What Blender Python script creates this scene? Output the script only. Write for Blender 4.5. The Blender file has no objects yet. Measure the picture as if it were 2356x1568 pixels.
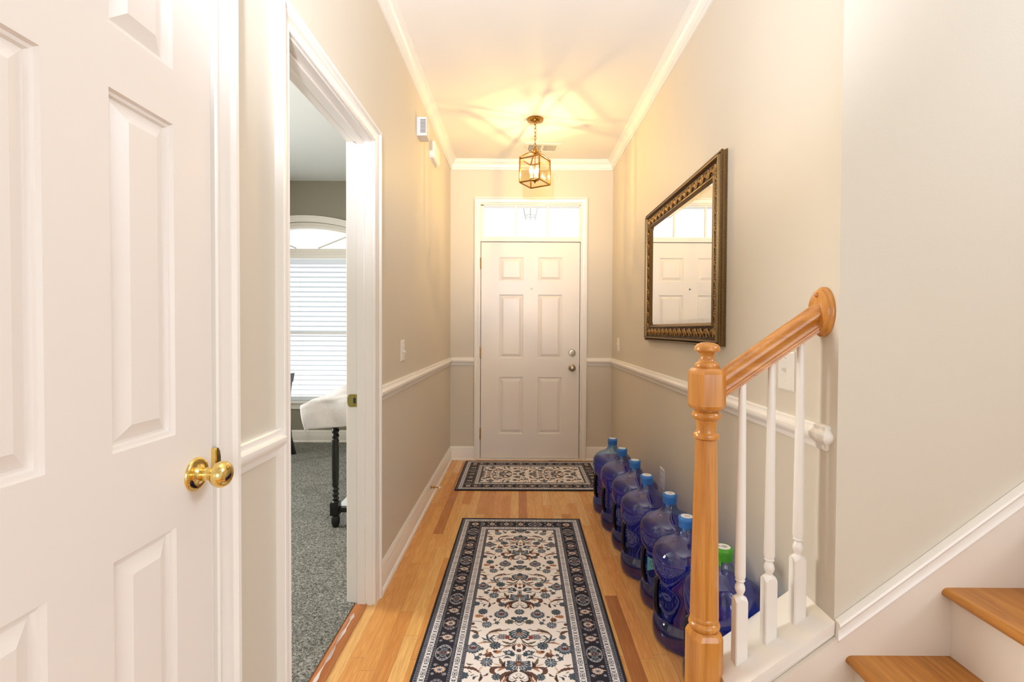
import bpy, bmesh, math, random
import numpy as np
from mathutils import Vector, Matrix

random.seed(7)
scene = bpy.context.scene
COL = scene.collection
PI = math.pi

# ------------------------------------------------------------------ camera, world, lights, exposure
cam_data = bpy.data.cameras.new('camera')
cam = bpy.data.objects.new('camera', cam_data)
COL.objects.link(cam)
cam_data.sensor_fit = 'HORIZONTAL'
cam_data.sensor_width = 36.0
cam_data.lens = 1085.0 / 2356.0 * 36.0
cam_data.shift_x = -0.0072
cam_data.shift_y = -0.0034
cam_data.clip_start = 0.02
cam.matrix_world = (Matrix.Translation((0, 0, 1.23)) @ Matrix.Rotation(math.radians(89.0), 4, 'X')
                    @ Matrix.Rotation(0.0045, 4, 'Z'))
scene.camera = cam

world = bpy.data.worlds.new('daylight')
scene.world = world
world.use_nodes = True
_bg = world.node_tree.nodes['Background']
_bg.inputs[0].default_value = (0.97, 0.99, 1.0, 1)
_bg.inputs[1].default_value = 1.5

scene.view_settings.view_transform = 'Standard'
scene.view_settings.look = 'None'
scene.view_settings.exposure = 0.03
scene.view_settings.gamma = 1.0
scene.cycles.max_bounces = 12
scene.cycles.diffuse_bounces = 5
scene.cycles.transparent_max_bounces = 40
scene.cycles.transmission_bounces = 12
scene.cycles.sample_clamp_indirect = 6.0


def area_light(name, loc, rot, sx, sy, power, color):
    d = bpy.data.lights.new(name, 'AREA')
    d.shape = 'RECTANGLE'
    d.size = sx
    d.size_y = sy
    d.energy = power
    d.color = color
    o = bpy.data.objects.new(name, d)
    COL.objects.link(o)
    o.location = loc
    o.rotation_euler = rot
    return o


def bounce_flash(loc, target, power, color):
    d = bpy.data.lights.new('bounce_flash', 'SPOT')
    d.energy = power * 1.32
    d.color = color
    d.spot_size = math.radians(76)
    d.spot_blend = 1.0
    d.shadow_soft_size = 0.06
    o = bpy.data.objects.new('bounce_flash', d)
    COL.objects.link(o)
    o.location = loc
    o.rotation_euler = (Vector(target) - Vector(loc)).to_track_quat('-Z', 'Y').to_euler()


# the photographer's flash, turned up at the hall ceiling from behind the camera
bounce_flash((-0.15, -0.25, 1.75), (0.06, 2.2, 2.8), 262, (0.92, 0.97, 1.08))
# daylight by the living-room window behind the camera; the later area lights are added fill
area_light('daylight_rear_window', (1.75, -4.35, 1.55), (math.radians(90), 0, 0), 3.4, 2.2, 60, (0.93, 0.98, 1.06))
area_light('fill_light_overhead', (1.5, -0.9, 5.12), (0, 0, 0), 3.0, 2.4, 30, (0.96, 0.97, 1.0))  # added fill from above the stairwell; no skylight is built
area_light('fill_light_east', (4.2, 0.25, 3.7), (math.radians(90), 0, math.radians(90)), 1.4, 1.7, 86, (0.90, 0.97, 1.10))  # added fill towards the closet door; the east wall has no opening
area_light('fill_light_side_room', (-3.95, 2.6, 1.6), (math.radians(90), 0, math.radians(-118)), 1.6, 1.5, 155, (1.0, 0.97, 0.92))  # added fill inside the side room; its west wall has no window


# ------------------------------------------------------------------ materials
def lin(c):
    def f(v):
        v /= 255.0
        return v / 12.92 if v <= 0.04045 else ((v + 0.055) / 1.055) ** 2.4
    return (f(c[0]), f(c[1]), f(c[2]), 1.0)


class NT:
    def __init__(self, name):
        self.m = bpy.data.materials.new(name)
        self.m.use_nodes = True
        self.t = self.m.node_tree
        self.b = self.t.nodes['Principled BSDF']
        self.out = self.t.nodes['Material Output']

    def n(self, typ, **kw):
        nd = self.t.nodes.new(typ)
        for k, v in kw.items():
            setattr(nd, k, v)
        return nd

    def l(self, a, b):
        self.t.links.new(a, b)

    def math(self, op, a, b=None, c=None):
        nd = self.n('ShaderNodeMath', operation=op)
        for i, v in enumerate((a, b, c)):
            if v is None:
                continue
            if isinstance(v, (int, float)):
                nd.inputs[i].default_value = v
            else:
                self.l(v, nd.inputs[i])
        return nd.outputs[0]

    def coords(self, scale=(1, 1, 1), kind='Object'):
        tc = self.n('ShaderNodeTexCoord')
        mp = self.n('ShaderNodeMapping')
        mp.inputs['Scale'].default_value = scale
        self.l(tc.outputs[kind], mp.inputs[0])
        return mp.outputs[0]

    def noise(self, vec, scale, detail=4, rough=0.6, dist=0.0):
        nd = self.n('ShaderNodeTexNoise')
        nd.inputs['Scale'].default_value = scale
        nd.inputs['Detail'].default_value = detail
        nd.inputs['Roughness'].default_value = rough
        nd.inputs['Distortion'].default_value = dist
        self.l(vec, nd.inputs['Vector'])
        return nd

    def ramp(self, fac, stops):
        nd = self.n('ShaderNodeValToRGB')
        el = nd.color_ramp.elements
        while len(el) < len(stops):
            el.new(0.5)
        for e, (p, c) in zip(el, stops):
            e.position = p
            e.color = c
        self.l(fac, nd.inputs[0])
        return nd.outputs[0]

    def mix(self, fac, a, b, blend='MIX'):
        nd = self.n('ShaderNodeMix', data_type='RGBA', blend_type=blend)
        for sock, v in ((nd.inputs[0], fac), (nd.inputs[6], a), (nd.inputs[7], b)):
            if isinstance(v, (int, float)):
                sock.default_value = v
            elif isinstance(v, tuple):
                sock.default_value = v
            else:
                self.l(v, sock)
        return nd.outputs[2]

    def bump(self, h, strength=0.2, dist=0.01):
        nd = self.n('ShaderNodeBump')
        nd.inputs['Strength'].default_value = strength
        nd.inputs['Distance'].default_value = dist
        self.l(h, nd.inputs['Height'])
        self.l(nd.outputs[0], self.b.inputs['Normal'])

    def set(self, **kw):
        for k, v in kw.items():
            self.b.inputs[k.replace('_', ' ')].default_value = v


def paint(name, rgb, rough=0.5, bump=0.05, scale=180, var=0.03):
    t = NT(name)
    v = t.coords()
    nz = t.noise(v, scale, 3)
    big = t.noise(v, 2.2, 2)
    c = lin(rgb)
    c2 = tuple(x * (1 - var) for x in c[:3]) + (1,)
    t.l(t.mix(big.outputs[0], c, c2), t.b.inputs['Base Color'])
    t.set(Roughness=rough)
    if bump:
        t.bump(nz.outputs[0], bump, 0.002)
    return t.m


def metal(name, rgb, rough=0.2, var=0.0, scale=60):
    t = NT(name)
    c = lin(rgb)
    nz = t.noise(t.coords(), scale, 4)
    if var:
        c2 = tuple(x * (1 - var) for x in c[:3]) + (1,)
        t.l(t.ramp(nz.outputs[0], [(0.35, c2), (0.65, c)]), t.b.inputs['Base Color'])
    else:
        t.b.inputs['Base Color'].default_value = c
    t.l(t.math('MULTIPLY_ADD', nz.outputs[0], 0.06, rough), t.b.inputs['Roughness'])
    t.set(Metallic=1.0)
    return t.m


M = {}
M['wall'] = paint('wall_paint_beige', (216, 207, 191), 0.55, 0.10, 260)
M['wall_grey'] = paint('wall_paint_taupe', (150, 146, 130), 0.6, 0.10, 260)
M['ceiling'] = paint('ceiling_paint', (240, 236, 230), 0.8, 0.12, 220)
M['ceiling_cool'] = paint('ceiling_paint_side_room', (238, 243, 244), 0.8, 0.12, 220)
M['trim'] = paint('trim_gloss_white', (244, 239, 232), 0.28, 0.02, 90, 0.02)
M['door'] = paint('door_satin_white', (240, 233, 226), 0.34, 0.03, 120, 0.02)
M['skirt'] = paint('stringer_white', (236, 226, 214), 0.4, 0.03, 120)
M['plastic'] = paint('white_plastic', (238, 234, 226), 0.3, 0.0)
M['plastic_grey'] = paint('off_white_plastic', (222, 216, 214), 0.35, 0.0)
M['slot'] = paint('shadowed_slot', (60, 56, 52), 0.7, 0.0)
M['black'] = paint('black_paint', (16, 15, 15), 0.35, 0.02)
M['rubber'] = paint('white_rubber', (235, 232, 226), 0.6, 0.0)
M['sticker'] = paint('white_paper', (240, 242, 242), 0.5, 0.0)
M['ink'] = paint('grey_ink', (120, 125, 130), 0.6, 0.0)
M['teal'] = paint('teal_label', (92, 160, 170), 0.5, 0.0)
M['ink_dark'] = paint('dark_ink', (25, 40, 60), 0.6, 0.0)
M['brass'] = metal('polished_brass', (238, 212, 136), 0.04)
M['brass_aged'] = metal('aged_brass', (190, 146, 74), 0.16, 0.25)
M['brass_dull'] = metal('dull_brass', (176, 168, 104), 0.42)
M['nickel'] = metal('satin_nickel', (176, 164, 144), 0.2)
M['lantern_out'] = paint('overexposed_pale_paint', (214, 212, 204), 0.6, 0.0)  # pale colour carries the overexposure of the lantern against the sky
M['mirror'] = metal('mirror_silver', (238, 240, 236), 0.0)
M['mirror'].node_tree.nodes['Principled BSDF'].inputs['Roughness'].default_value = 0.0
for _l in list(M['mirror'].node_tree.links):
    if _l.to_socket.name == 'Roughness':
        M['mirror'].node_tree.links.remove(_l)
M['pewter'] = metal('antique_pewter', (138, 112, 76), 0.34, 0.45, 300)
M['bronze'] = metal('antique_bronze_relief', (178, 142, 90), 0.42, 0.45, 90)
M['bronze_dark'] = paint('dark_bronze_ground', (44, 28, 18), 0.5, 0.1, 200)


def plastic(name, rgb, rough=0.3):
    t = NT(name)
    nz = t.noise(t.coords(), 30, 2)
    c = lin(rgb)
    t.l(t.mix(nz.outputs[0], c, tuple(x * 0.93 for x in c[:3]) + (1,)), t.b.inputs['Base Color'])
    t.set(Roughness=rough)
    return t.m


M['cap_blue'] = plastic('cap_blue', (62, 128, 208))
M['cap_green'] = plastic('cap_green', (74, 160, 44))
M['jug_handle'] = plastic('jug_handle_dark', (10, 12, 28), 0.2)


def cloth_mat():
    t = NT('white_cotton')
    v = t.coords()
    nz = t.noise(v, 9, 5, 0.6, 0.4)
    t.l(t.ramp(nz.outputs[0], [(0.3, lin((226, 220, 222))), (0.7, lin((240, 238, 240)))]), t.b.inputs['Base Color'])
    t.set(Roughness=0.85)
    t.bump(nz.outputs[0], 0.5, 0.02)
    return t.m


M['cloth'] = cloth_mat()


def blind_mat():
    t = NT('blind_slat_white')
    nz = t.noise(t.coords(), 40, 2)
    t.l(t.mix(nz.outputs[0], (0.86, 0.88, 0.9, 1), (0.82, 0.84, 0.87, 1)), t.b.inputs['Base Color'])
    t.set(Roughness=0.5)
    tr = t.n('ShaderNodeBsdfTranslucent')
    tr.inputs[0].default_value = (0.94, 0.96, 0.98, 1)
    mx = t.n('ShaderNodeMixShader')
    mx.inputs[0].default_value = 0.75
    t.l(t.b.outputs[0], mx.inputs[1])
    t.l(tr.outputs[0], mx.inputs[2])
    t.l(mx.outputs[0], t.out.inputs[0])
    return t.m


M['blind'] = blind_mat()


def thin_glass(name, tint, ior=1.45, rough=0.0, bumpy=0):
    t = NT(name)
    tr = t.n('ShaderNodeBsdfTransparent')
    tr.inputs[0].default_value = tint
    gl = t.n('ShaderNodeBsdfGlossy')
    gl.inputs['Roughness'].default_value = rough
    fr = t.n('ShaderNodeFresnel')
    geo = t.n('ShaderNodeNewGeometry')
    t.l(t.math('MULTIPLY_ADD', geo.outputs['Backfacing'], 1.0 / ior - ior, ior), fr.inputs[0])
    if bumpy:
        nz = t.noise(t.coords(), bumpy, 2)
        bp = t.n('ShaderNodeBump')
        bp.inputs['Strength'].default_value = 0.12
        bp.inputs['Distance'].default_value = 0.004
        t.l(nz.outputs[0], bp.inputs['Height'])
        t.l(bp.outputs[0], gl.inputs['Normal'])
    mx = t.n('ShaderNodeMixShader')
    t.l(fr.outputs[0], mx.inputs[0])
    t.l(tr.outputs[0], mx.inputs[1])
    t.l(gl.outputs[0], mx.inputs[2])
    t.l(mx.outputs[0], t.out.inputs[0])
    t.t.nodes.remove(t.b)
    return t.m


M['glass'] = thin_glass('window_glass', (0.97, 0.98, 0.98, 1))
M['lantern_glass'] = thin_glass('lantern_glass', (0.96, 0.93, 0.85, 1), 1.5)
M['jug'] = thin_glass('jug_polycarbonate', (0.41, 0.66, 0.96, 1), 2.0, 0.02, 16)
M['jug_clear'] = thin_glass('jug_polycarbonate_pale', (0.62, 0.84, 0.93, 1), 2.0, 0.02, 16)


def water_mat():
    t = NT('jug_water')
    rf = t.n('ShaderNodeBsdfRefraction')
    rf.inputs['Color'].default_value = (0.12, 0.42, 0.99, 1)
    rf.inputs['IOR'].default_value = 1.22
    tr = t.n('ShaderNodeBsdfTransparent')
    tr.inputs[0].default_value = (0.10, 0.38, 0.98, 1)
    nz = t.noise(t.coords(), 9, 2)
    df = t.n('ShaderNodeBsdfTranslucent')
    df.inputs[0].default_value = (0.03, 0.22, 0.98, 1)
    mx = t.n('ShaderNodeMixShader')
    t.l(t.math('MULTIPLY_ADD', nz.outputs[0], 0.3, 0.35), mx.inputs[0])
    t.l(rf.outputs[0], mx.inputs[1])
    t.l(tr.outputs[0], mx.inputs[2])
    m2 = t.n('ShaderNodeMixShader')
    m2.inputs[0].default_value = 0.11
    t.l(mx.outputs[0], m2.inputs[1])
    t.l(df.outputs[0], m2.inputs[2])
    t.l(m2.outputs[0], t.out.inputs[0])
    t.t.nodes.remove(t.b)
    return t.m


M['water'] = water_mat()


def emit_mat(name, col, s):
    t = NT(name)
    t.b.inputs['Base Color'].default_value = (1, 0.9, 0.7, 1)
    t.b.inputs['Emission Color'].default_value = col
    t.b.inputs['Emission Strength'].default_value = s
    return t.m


M['bulb'] = emit_mat('filament_lit', (1.0, 0.71, 0.29, 1), 10400)
M['bulb_glass'] = thin_glass('candle_bulb_glass', (0.98, 0.95, 0.88, 1), 1.45)
_t = M['bulb_glass'].node_tree
_e = _t.nodes.new('ShaderNodeEmission')
_e.inputs[0].default_value = (1.0, 0.84, 0.55, 1)
_e.inputs[1].default_value = 20.0
_m = _t.nodes.new('ShaderNodeMixShader')
_m.inputs[0].default_value = 0.22
_o = _t.nodes['Material Output']
_prev = _o.inputs[0].links[0].from_socket
_t.links.new(_prev, _m.inputs[1])
_t.links.new(_e.outputs[0], _m.inputs[2])
_t.links.new(_m.outputs[0], _o.inputs[0])


def wood(name, dark, light, axis='Z', rough=0.25, fine=1.0, contrast=1.0):
    """oak with grain running along one object axis"""
    t = NT(name)
    s = {'X': (1.2, 26, 26), 'Y': (26, 1.2, 26), 'Z': (26, 26, 1.2)}[axis]
    s2 = {'X': (4, 260, 260), 'Y': (260, 4, 260), 'Z': (260, 260, 4)}[axis]
    n1 = t.noise(t.coords(s), 1.0, 3, 0.55, 0.8)
    n2 = t.noise(t.coords(s2), fine, 3, 0.7)
    base = t.ramp(n1.outputs[0], [(0.3, lin(dark)), (0.7, lin(light))])
    pores = t.ramp(n2.outputs[0], [(0.30, (0.55, 0.42, 0.30, 1)), (0.45, (1, 1, 1, 1))])
    t.l(t.mix(0.55 * contrast, base, pores, 'MULTIPLY'), t.b.inputs['Base Color'])
    t.set(Roughness=rough)
    t.b.inputs['Coat Weight'].default_value = 0.3
    t.b.inputs['Coat Roughness'].default_value = 0.12
    return t.m


M['oak_z'] = wood('oak_post', (180, 112, 40), (220, 154, 74), 'Z')
M['oak_x'] = wood('oak_handrail', (184, 116, 44), (224, 158, 82), 'X')
M['oak_y'] = wood('oak_threshold', (164, 92, 40), (198, 124, 62), 'Y')


def tread_mat():
    t = NT('stair_tread_oak')
    tc = t.n('ShaderNodeTexCoord')
    sep = t.n('ShaderNodeSeparateXYZ')
    t.l(tc.outputs['Object'], sep.inputs[0])
    row = t.math('FLOOR', t.math('DIVIDE', sep.outputs[0], 0.062))
    wn = t.n('ShaderNodeTexWhiteNoise', noise_dimensions='1D')
    t.l(row, wn.inputs['W'])
    n1 = t.noise(t.coords((34, 2.2, 1)), 1.0, 4, 0.6, 1.0)
    base = t.ramp(n1.outputs[0], [(0.25, lin((148, 90, 30))), (0.55, lin((188, 126, 50))), (0.8, lin((206, 148, 70)))])
    tint = t.ramp(wn.outputs[0], [(0, (0.80, 0.74, 0.66, 1)), (1, (1.05, 1.0, 0.98, 1))])
    t.l(t.mix(1.0, base, tint, 'MULTIPLY'), t.b.inputs['Base Color'])
    t.set(Roughness=0.28)
    return t.m


M['tread'] = tread_mat()


def floor_mat():
    t = NT('oak_strip_floor')
    W, Lp = 0.057, 0.78
    tc = t.n('ShaderNodeTexCoord')
    sep = t.n('ShaderNodeSeparateXYZ')
    t.l(tc.outputs['Object'], sep.inputs[0])
    xs = t.math('DIVIDE', sep.outputs[0], W)
    row = t.math('FLOOR', xs)
    wr = t.n('ShaderNodeTexWhiteNoise', noise_dimensions='1D')
    t.l(row, wr.inputs['W'])
    ys = t.math('ADD', t.math('DIVIDE', sep.outputs[1], Lp), t.math('MULTIPLY', wr.outputs[0], 7.3))
    seg = t.math('FLOOR', ys)
    cell = t.n('ShaderNodeCombineXYZ')
    t.l(row, cell.inputs[0])
    t.l(seg, cell.inputs[1])
    wc = t.n('ShaderNodeTexWhiteNoise', noise_dimensions='3D')
    t.l(cell.outputs[0], wc.inputs['Vector'])
    plank = t.ramp(wc.outputs[0], [
        (0.00, lin((170, 106, 54))), (0.07, lin((204, 134, 70))), (0.16, lin((226, 162, 90))), (0.45, lin((234, 174, 98))),
        (0.70, lin((238, 186, 112))), (0.88, lin((240, 194, 130))), (1.0, lin((228, 160, 88)))])
    # grain: offset each plank so no figure crosses a joint
    off = t.n('ShaderNodeVectorMath', operation='SCALE')
    t.l(wc.outputs[1], off.inputs[0])
    off.inputs[3].default_value = 40.0
    add = t.n('ShaderNodeVectorMath', operation='ADD')
    t.l(tc.outputs['Object'], add.inputs[0])
    t.l(off.outputs[0], add.inputs[1])
    mp = t.n('ShaderNodeMapping')
    mp.inputs['Scale'].default_value = (26, 1.7, 1)
    t.l(add.outputs[0], mp.inputs[0])
    g1 = t.noise(mp.outputs[0], 1.0, 3, 0.5, 1.6)
    rings = t.math('SINE', t.math('MULTIPLY', g1.outputs[0], 34.0))
    ringc = t.ramp(rings, [(0.0, (0.80, 0.72, 0.62, 1)), (0.55, (1, 1, 1, 1))])
    mp2 = t.n('ShaderNodeMapping')
    mp2.inputs['Scale'].default_value = (420, 9, 1)
    t.l(add.outputs[0], mp2.inputs[0])
    g2 = t.noise(mp2.outputs[0], 1.0, 3, 0.7)
    pore = t.ramp(g2.outputs[0], [(0.32, (0.72, 0.60, 0.48, 1)), (0.48, (1, 1, 1, 1))])
    c = t.mix(0.55, plank, ringc, 'MULTIPLY')
    c = t.mix(0.5, c, pore, 'MULTIPLY')
    # joints
    fx = t.math('FRACT', xs)
    ex = t.math('MINIMUM', fx, t.math('SUBTRACT', 1.0, fx))
    fy = t.math('FRACT', ys)
    ey = t.math('MINIMUM', fy, t.math('SUBTRACT', 1.0, fy))
    gx = t.math('LESS_THAN', ex, 0.012)
    gy = t.math('LESS_THAN', ey, 0.0012)
    gap = t.math('MAXIMUM', gx, gy)
    c = t.mix(t.math('MULTIPLY', gap, 0.55), c, (0.16, 0.075, 0.03, 1))
    t.l(c, t.b.inputs['Base Color'])
    t.l(t.math('MULTIPLY_ADD', g2.outputs[0], 0.12, 0.20), t.b.inputs['Roughness'])
    t.bump(t.math('SUBTRACT', 1.0, gap), 0.25, 0.0015)
    return t.m


M['floor'] = floor_mat()


def carpet_mat():
    t = NT('grey_cut_pile_carpet')
    v = t.coords()
    n1 = t.noise(v, 115, 4, 0.75, 1.2)
    n2 = t.noise(v, 5, 3, 0.6, 0.5)
    n3 = t.noise(v, 420, 2, 0.8)
    fine = t.ramp(n1.outputs[0], [(0.39, lin((74, 74, 68))), (0.5, lin((162, 160, 152))), (0.61, lin((236, 234, 226)))])
    big = t.ramp(n2.outputs[0], [(0.3, (0.82, 0.84, 0.82, 1)), (0.7, (1.06, 1.06, 1.06, 1))])
    c = t.mix(1.0, fine, big, 'MULTIPLY')
    t.l(c, t.b.inputs['Base Color'])
    t.set(Roughness=0.95)
    t.bump(t.math('ADD', n1.outputs[0], t.math('MULTIPLY', n3.outputs[0], 0.4)), 1.0, 0.012)
    return t.m


M['carpet'] = carpet_mat()
M['bounce_floor'] = paint('pale_bounce_floor', (214, 212, 206), 0.95, 0.5, 300)  # unseen floor behind the camera, added pale to keep bounced light neutral
M['wall_pale'] = paint('living_room_bounce_pale', (226, 224, 218), 0.6, 0.1, 260)  # unseen walls, whitened so the light they bounce stays neutral


def rug_mat():
    t = NT('printed_rug_pile')
    at = t.n('ShaderNodeVertexColor', layer_name='rug_colour')
    nz = t.noise(t.coords((1, 1, 1)), 900, 2, 0.7)
    c = t.mix(0.3, at.outputs[0], t.ramp(nz.outputs[0], [(0.3, (0.78, 0.78, 0.78, 1)), (0.7, (1.1, 1.1, 1.1, 1))]), 'MULTIPLY')
    t.l(c, t.b.inputs['Base Color'])
    t.set(Roughness=0.9)
    t.bump(nz.outputs[0], 0.3, 0.002)
    return t.m


M['rug'] = rug_mat()
M['rug_edge'] = paint('rug_binding_navy', (28, 26, 38), 0.9, 0.3, 400)


# ------------------------------------------------------------------ tagging and mesh helpers
def tag(o, label=None, cat=None, group=None, kind=None):
    if label:
        o['label'] = label
    if cat:
        o['category'] = cat
    if group:
        o['group'] = group
    if kind:
        o['kind'] = kind
    return o


def empty(name, loc=(0, 0, 0), rz=0.0):
    o = bpy.data.objects.new(name, None)
    COL.objects.link(o)
    o.location = loc
    o.rotation_euler = (0, 0, rz)
    o.empty_display_size = 0.05
    return o


class MB:
    def __init__(self):
        self.bm = bmesh.new()

    def quad(self, pts):
        vs = [self.bm.verts.new(p) for p in pts]
        return self.bm.faces.new(vs)

    def box(self, x0, x1, y0, y1, z0, z1, bev=0.0):
        r = bmesh.ops.create_cube(self.bm, size=1.0)
        vs = r['verts']
        for v in vs:
            v.co = Vector(((x0 + x1) / 2 + v.co.x * (x1 - x0), (y0 + y1) / 2 + v.co.y * (y1 - y0),
                           (z0 + z1) / 2 + v.co.z * (z1 - z0)))
        if bev > 0:
            es = list({e for v in vs for e in v.link_edges})
            bmesh.ops.bevel(self.bm, geom=es, offset=bev, segments=2, profile=0.6, affect='EDGES')
        return self

    def prism(self, poly, p0, ux, uy, ext):
        """extrude 2D poly (in axes ux, uy from p0) by vector ext"""
        p0, ux, uy, ext = Vector(p0), Vector(ux), Vector(uy), Vector(ext)
        a = [self.bm.verts.new(p0 + ux * u + uy * v) for u, v in poly]
        b = [self.bm.verts.new(p0 + ux * u + uy * v + ext) for u, v in poly]
        n = len(poly)
        for i in range(n):
            self.bm.faces.new((a[i], a[(i + 1) % n], b[(i + 1) % n], b[i]))
        self.bm.faces.new(a[::-1])
        self.bm.faces.new(b)
        return self

    def lathe(self, prof, c=(0, 0, 0), axis='Z', n=32, fn=None, cap=True):
        """prof: list of (radius, height)."""
        rings = []
        for r, h in prof:
            ring = []
            for k in range(n):
                a = 2 * PI * k / n
                rr = fn(a, h, r) if fn else r
                x, y = rr * math.cos(a), rr * math.sin(a)
                if axis == 'Z':
                    p = (x, y, h)
                elif axis == 'Y':
                    p = (x, h, y)
                else:
                    p = (h, x, y)
                ring.append(self.bm.verts.new(Vector(p) + Vector(c)))
            rings.append(ring)
        for a, b in zip(rings[:-1], rings[1:]):
            for k in range(n):
                self.bm.faces.new((a[k], a[(k + 1) % n], b[(k + 1) % n], b[k]))
        if cap:
            self.bm.faces.new(rings[0][::-1])
            self.bm.faces.new(rings[-1])
        return self

    def loft(self, rings, cap=True):
        """rings: list of lists of 3D points, same count"""
        R = [[self.bm.verts.new(p) for p in ring] for ring in rings]
        n = len(R[0])
        for a, b in zip(R[:-1], R[1:]):
            for k in range(n):
                self.bm.faces.new((a[k], a[(k + 1) % n], b[(k + 1) % n], b[k]))
        if cap:
            self.bm.faces.new(R[0][::-1])
            self.bm.faces.new(R[-1])
        return self

    def tube(self, pts, r, n=10, closed=False):
        pts = [Vector(p) for p in pts]
        m = len(pts)
        rings = []
        prev = None
        for i, p in enumerate(pts):
            if closed:
                t = pts[(i + 1) % m] - pts[i - 1]
            else:
                t = pts[min(i + 1, m - 1)] - pts[max(i - 1, 0)]
            t.normalize()
            if prev is None:
                up = Vector((0, 0, 1)) if abs(t.z) < 0.9 else Vector((1, 0, 0))
                u = t.cross(up).normalized()
            else:
                u = (prev - t * prev.dot(t)).normalized()
            prev = u
            v = t.cross(u)
            rr = r[i] if isinstance(r, (list, tuple)) else r
            rings.append([self.bm.verts.new(p + u * rr * math.cos(2 * PI * k / n) + v * rr * math.sin(2 * PI * k / n))
                          for k in range(n)])
        segs = list(zip(rings[:-1], rings[1:]))
        if closed:
            segs.append((rings[-1], rings[0]))
        for a, b in segs:
            for k in range(n):
                self.bm.faces.new((a[k], a[(k + 1) % n], b[(k + 1) % n], b[k]))
        if not closed:
            self.bm.faces.new(rings[0][::-1])
            self.bm.faces.new(rings[-1])
        return self

    def sweep(self, pts, N, prof, seg=None, closed=False):
        """Sweep a closed profile [(u, v)] along a mitred polyline lying in the plane of normal N.
        u runs along N x tangent, v along N.  seg=(i, j) keeps only the spans between those vertices."""
        pts = [Vector(p) for p in pts]
        N = Vector(N)
        m = len(pts)
        rings = []
        for i in range(m):
            ts = []
            if closed or i > 0:
                ts.append((pts[i] - pts[i - 1]).normalized())
            if closed or i < m - 1:
                ts.append((pts[(i + 1) % m] - pts[i]).normalized())
            ss = [N.cross(t) for t in ts]
            if len(ss) == 2:
                mt = (ss[0] + ss[1]) / (1 + ss[0].dot(ss[1]))
            else:
                mt = ss[0]
            rings.append([pts[i] + mt * u + N * v for u, v in prof])
        if seg:
            rings = rings[seg[0]:seg[1] + 1]
            closed = False
        R = [[self.bm.verts.new(p) for p in r] for r in rings]
        k = len(prof)
        spans = list(zip(R[:-1], R[1:]))
        if closed:
            spans.append((R[-1], R[0]))
        for a, b in spans:
            for j in range(k):
                self.bm.faces.new((a[j], a[(j + 1) % k], b[(j + 1) % k], b[j]))
        if not closed:
            self.bm.faces.new(R[0][::-1])
            self.bm.faces.new(R[-1])
        return self

    def sphere(self, c, rx, ry=None, rz=None, u=16, v=10):
        ry = rx if ry is None else ry
        rz = rx if rz is None else rz
        bmesh.ops.create_uvsphere(self.bm, u_segments=u, v_segments=v, radius=1.0,
                                  matrix=Matrix.Translation(c) @ Matrix.Diagonal((rx, ry, rz, 1)))
        return self

    def build(self, name, mat, parent=None, smooth=None, kind=None):
        bmesh.ops.recalc_face_normals(self.bm, faces=self.bm.faces)
        me = bpy.data.meshes.new(name)
        self.bm.to_mesh(me)
        self.bm.free()
        me.materials.append(mat)
        if smooth is not None:
            for p in me.polygons:
                p.use_smooth = True
            me.set_sharp_from_angle(angle=math.radians(smooth))
        o = bpy.data.objects.new(name, me)
        COL.objects.link(o)
        if parent is not None:
            o.parent = parent
        if kind:
            o['kind'] = kind
        return o


def copy_tree(o, parent=None):
    c = o.copy()
    COL.objects.link(c)
    c.parent = parent
    for ch in list(o.children):
        copy_tree(ch, c)
    return c


# ------------------------------------------------------------------ dimensions
XL, XR = -0.649, 0.869          # hall walls
YF = 4.43                       # front (door) wall
YC = 1.283                      # stair wall
H = 2.80
WT = 0.105                      # interior wall thickness
YB = -4.6                       # rear wall of the living room
XE = 4.3                        # east wall
HS = 5.2
XW = -4.1                       # side-room west wall
YS = 5.05                       # side-room window wall
YN = 1.14                       # side-room near wall
CL0, CL1 = 0.375, 0.988         # closet door
DO0, DO1 = 1.322, 2.078         # side-room door opening
DH = 2.045                      # opening height

# ------------------------------------------------------------------ structure: floor, walls, ceiling
MB().box(XL, XR, YC, YF, -0.05, 0).box(XL, XE, -0.7, YC, -0.05, 0).box(XL - 0.077, XL, DO0, DO1, -0.05, 0) \
    .build('floor', M['floor'], kind='structure')
MB().box(XL, XE, YB, -0.7, -0.05, 0.0).build('floor_bounce_living_room', M['bounce_floor'], kind='structure')
MB().box(XW, XL - WT, YN, YS, -0.05, 0.012).box(XL - WT, XL - 0.077, DO0, DO1, -0.05, 0.012) \
    .build('carpet', M['carpet'], kind='structure')
wl = MB()
wl.box(XL - WT, XL, YB, CL0 - 0.02, 0, H)
wl.box(XL - WT, XL, CL0 - 0.02, CL1 + 0.02, DH + 0.02, H)
wl.box(XL - WT, XL, CL1 + 0.02, DO0 - 0.018, 0, H)
wl.box(XL - WT, XL, DO0 - 0.018, DO1 + 0.018, DH + 0.018, H)
wl.box(XL - WT, XL, DO1 + 0.018, YF, 0, H)
wl.build('wall_left', M['wall'], kind='structure')
# front wall with the entry door opening
FX0, FX1, FZ = -0.385, 0.590, 2.420
MB().box(XL - WT, FX0, YF, YF + 0.15, 0, H).box(FX1, XR + 0.12, YF, YF + 0.15, 0, H).box(FX0, FX1, YF, YF + 0.15, FZ, H) \
    .build('wall_front', M['wall'], kind='structure')
MB().box(XR, XR + 0.12, YC + 0.12, YF, 0, H).build('wall_right', M['wall'], kind='structure')
MB().box(XR, XE, YC, YC + 0.12, 0, HS).build('wall_stair', M['wall'], kind='structure')
MB().box(XL - 0.1, XR, YC, YC + 0.12, H + 0.16, HS).build('wall_over_hall', M['wall'], kind='structure')
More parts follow.
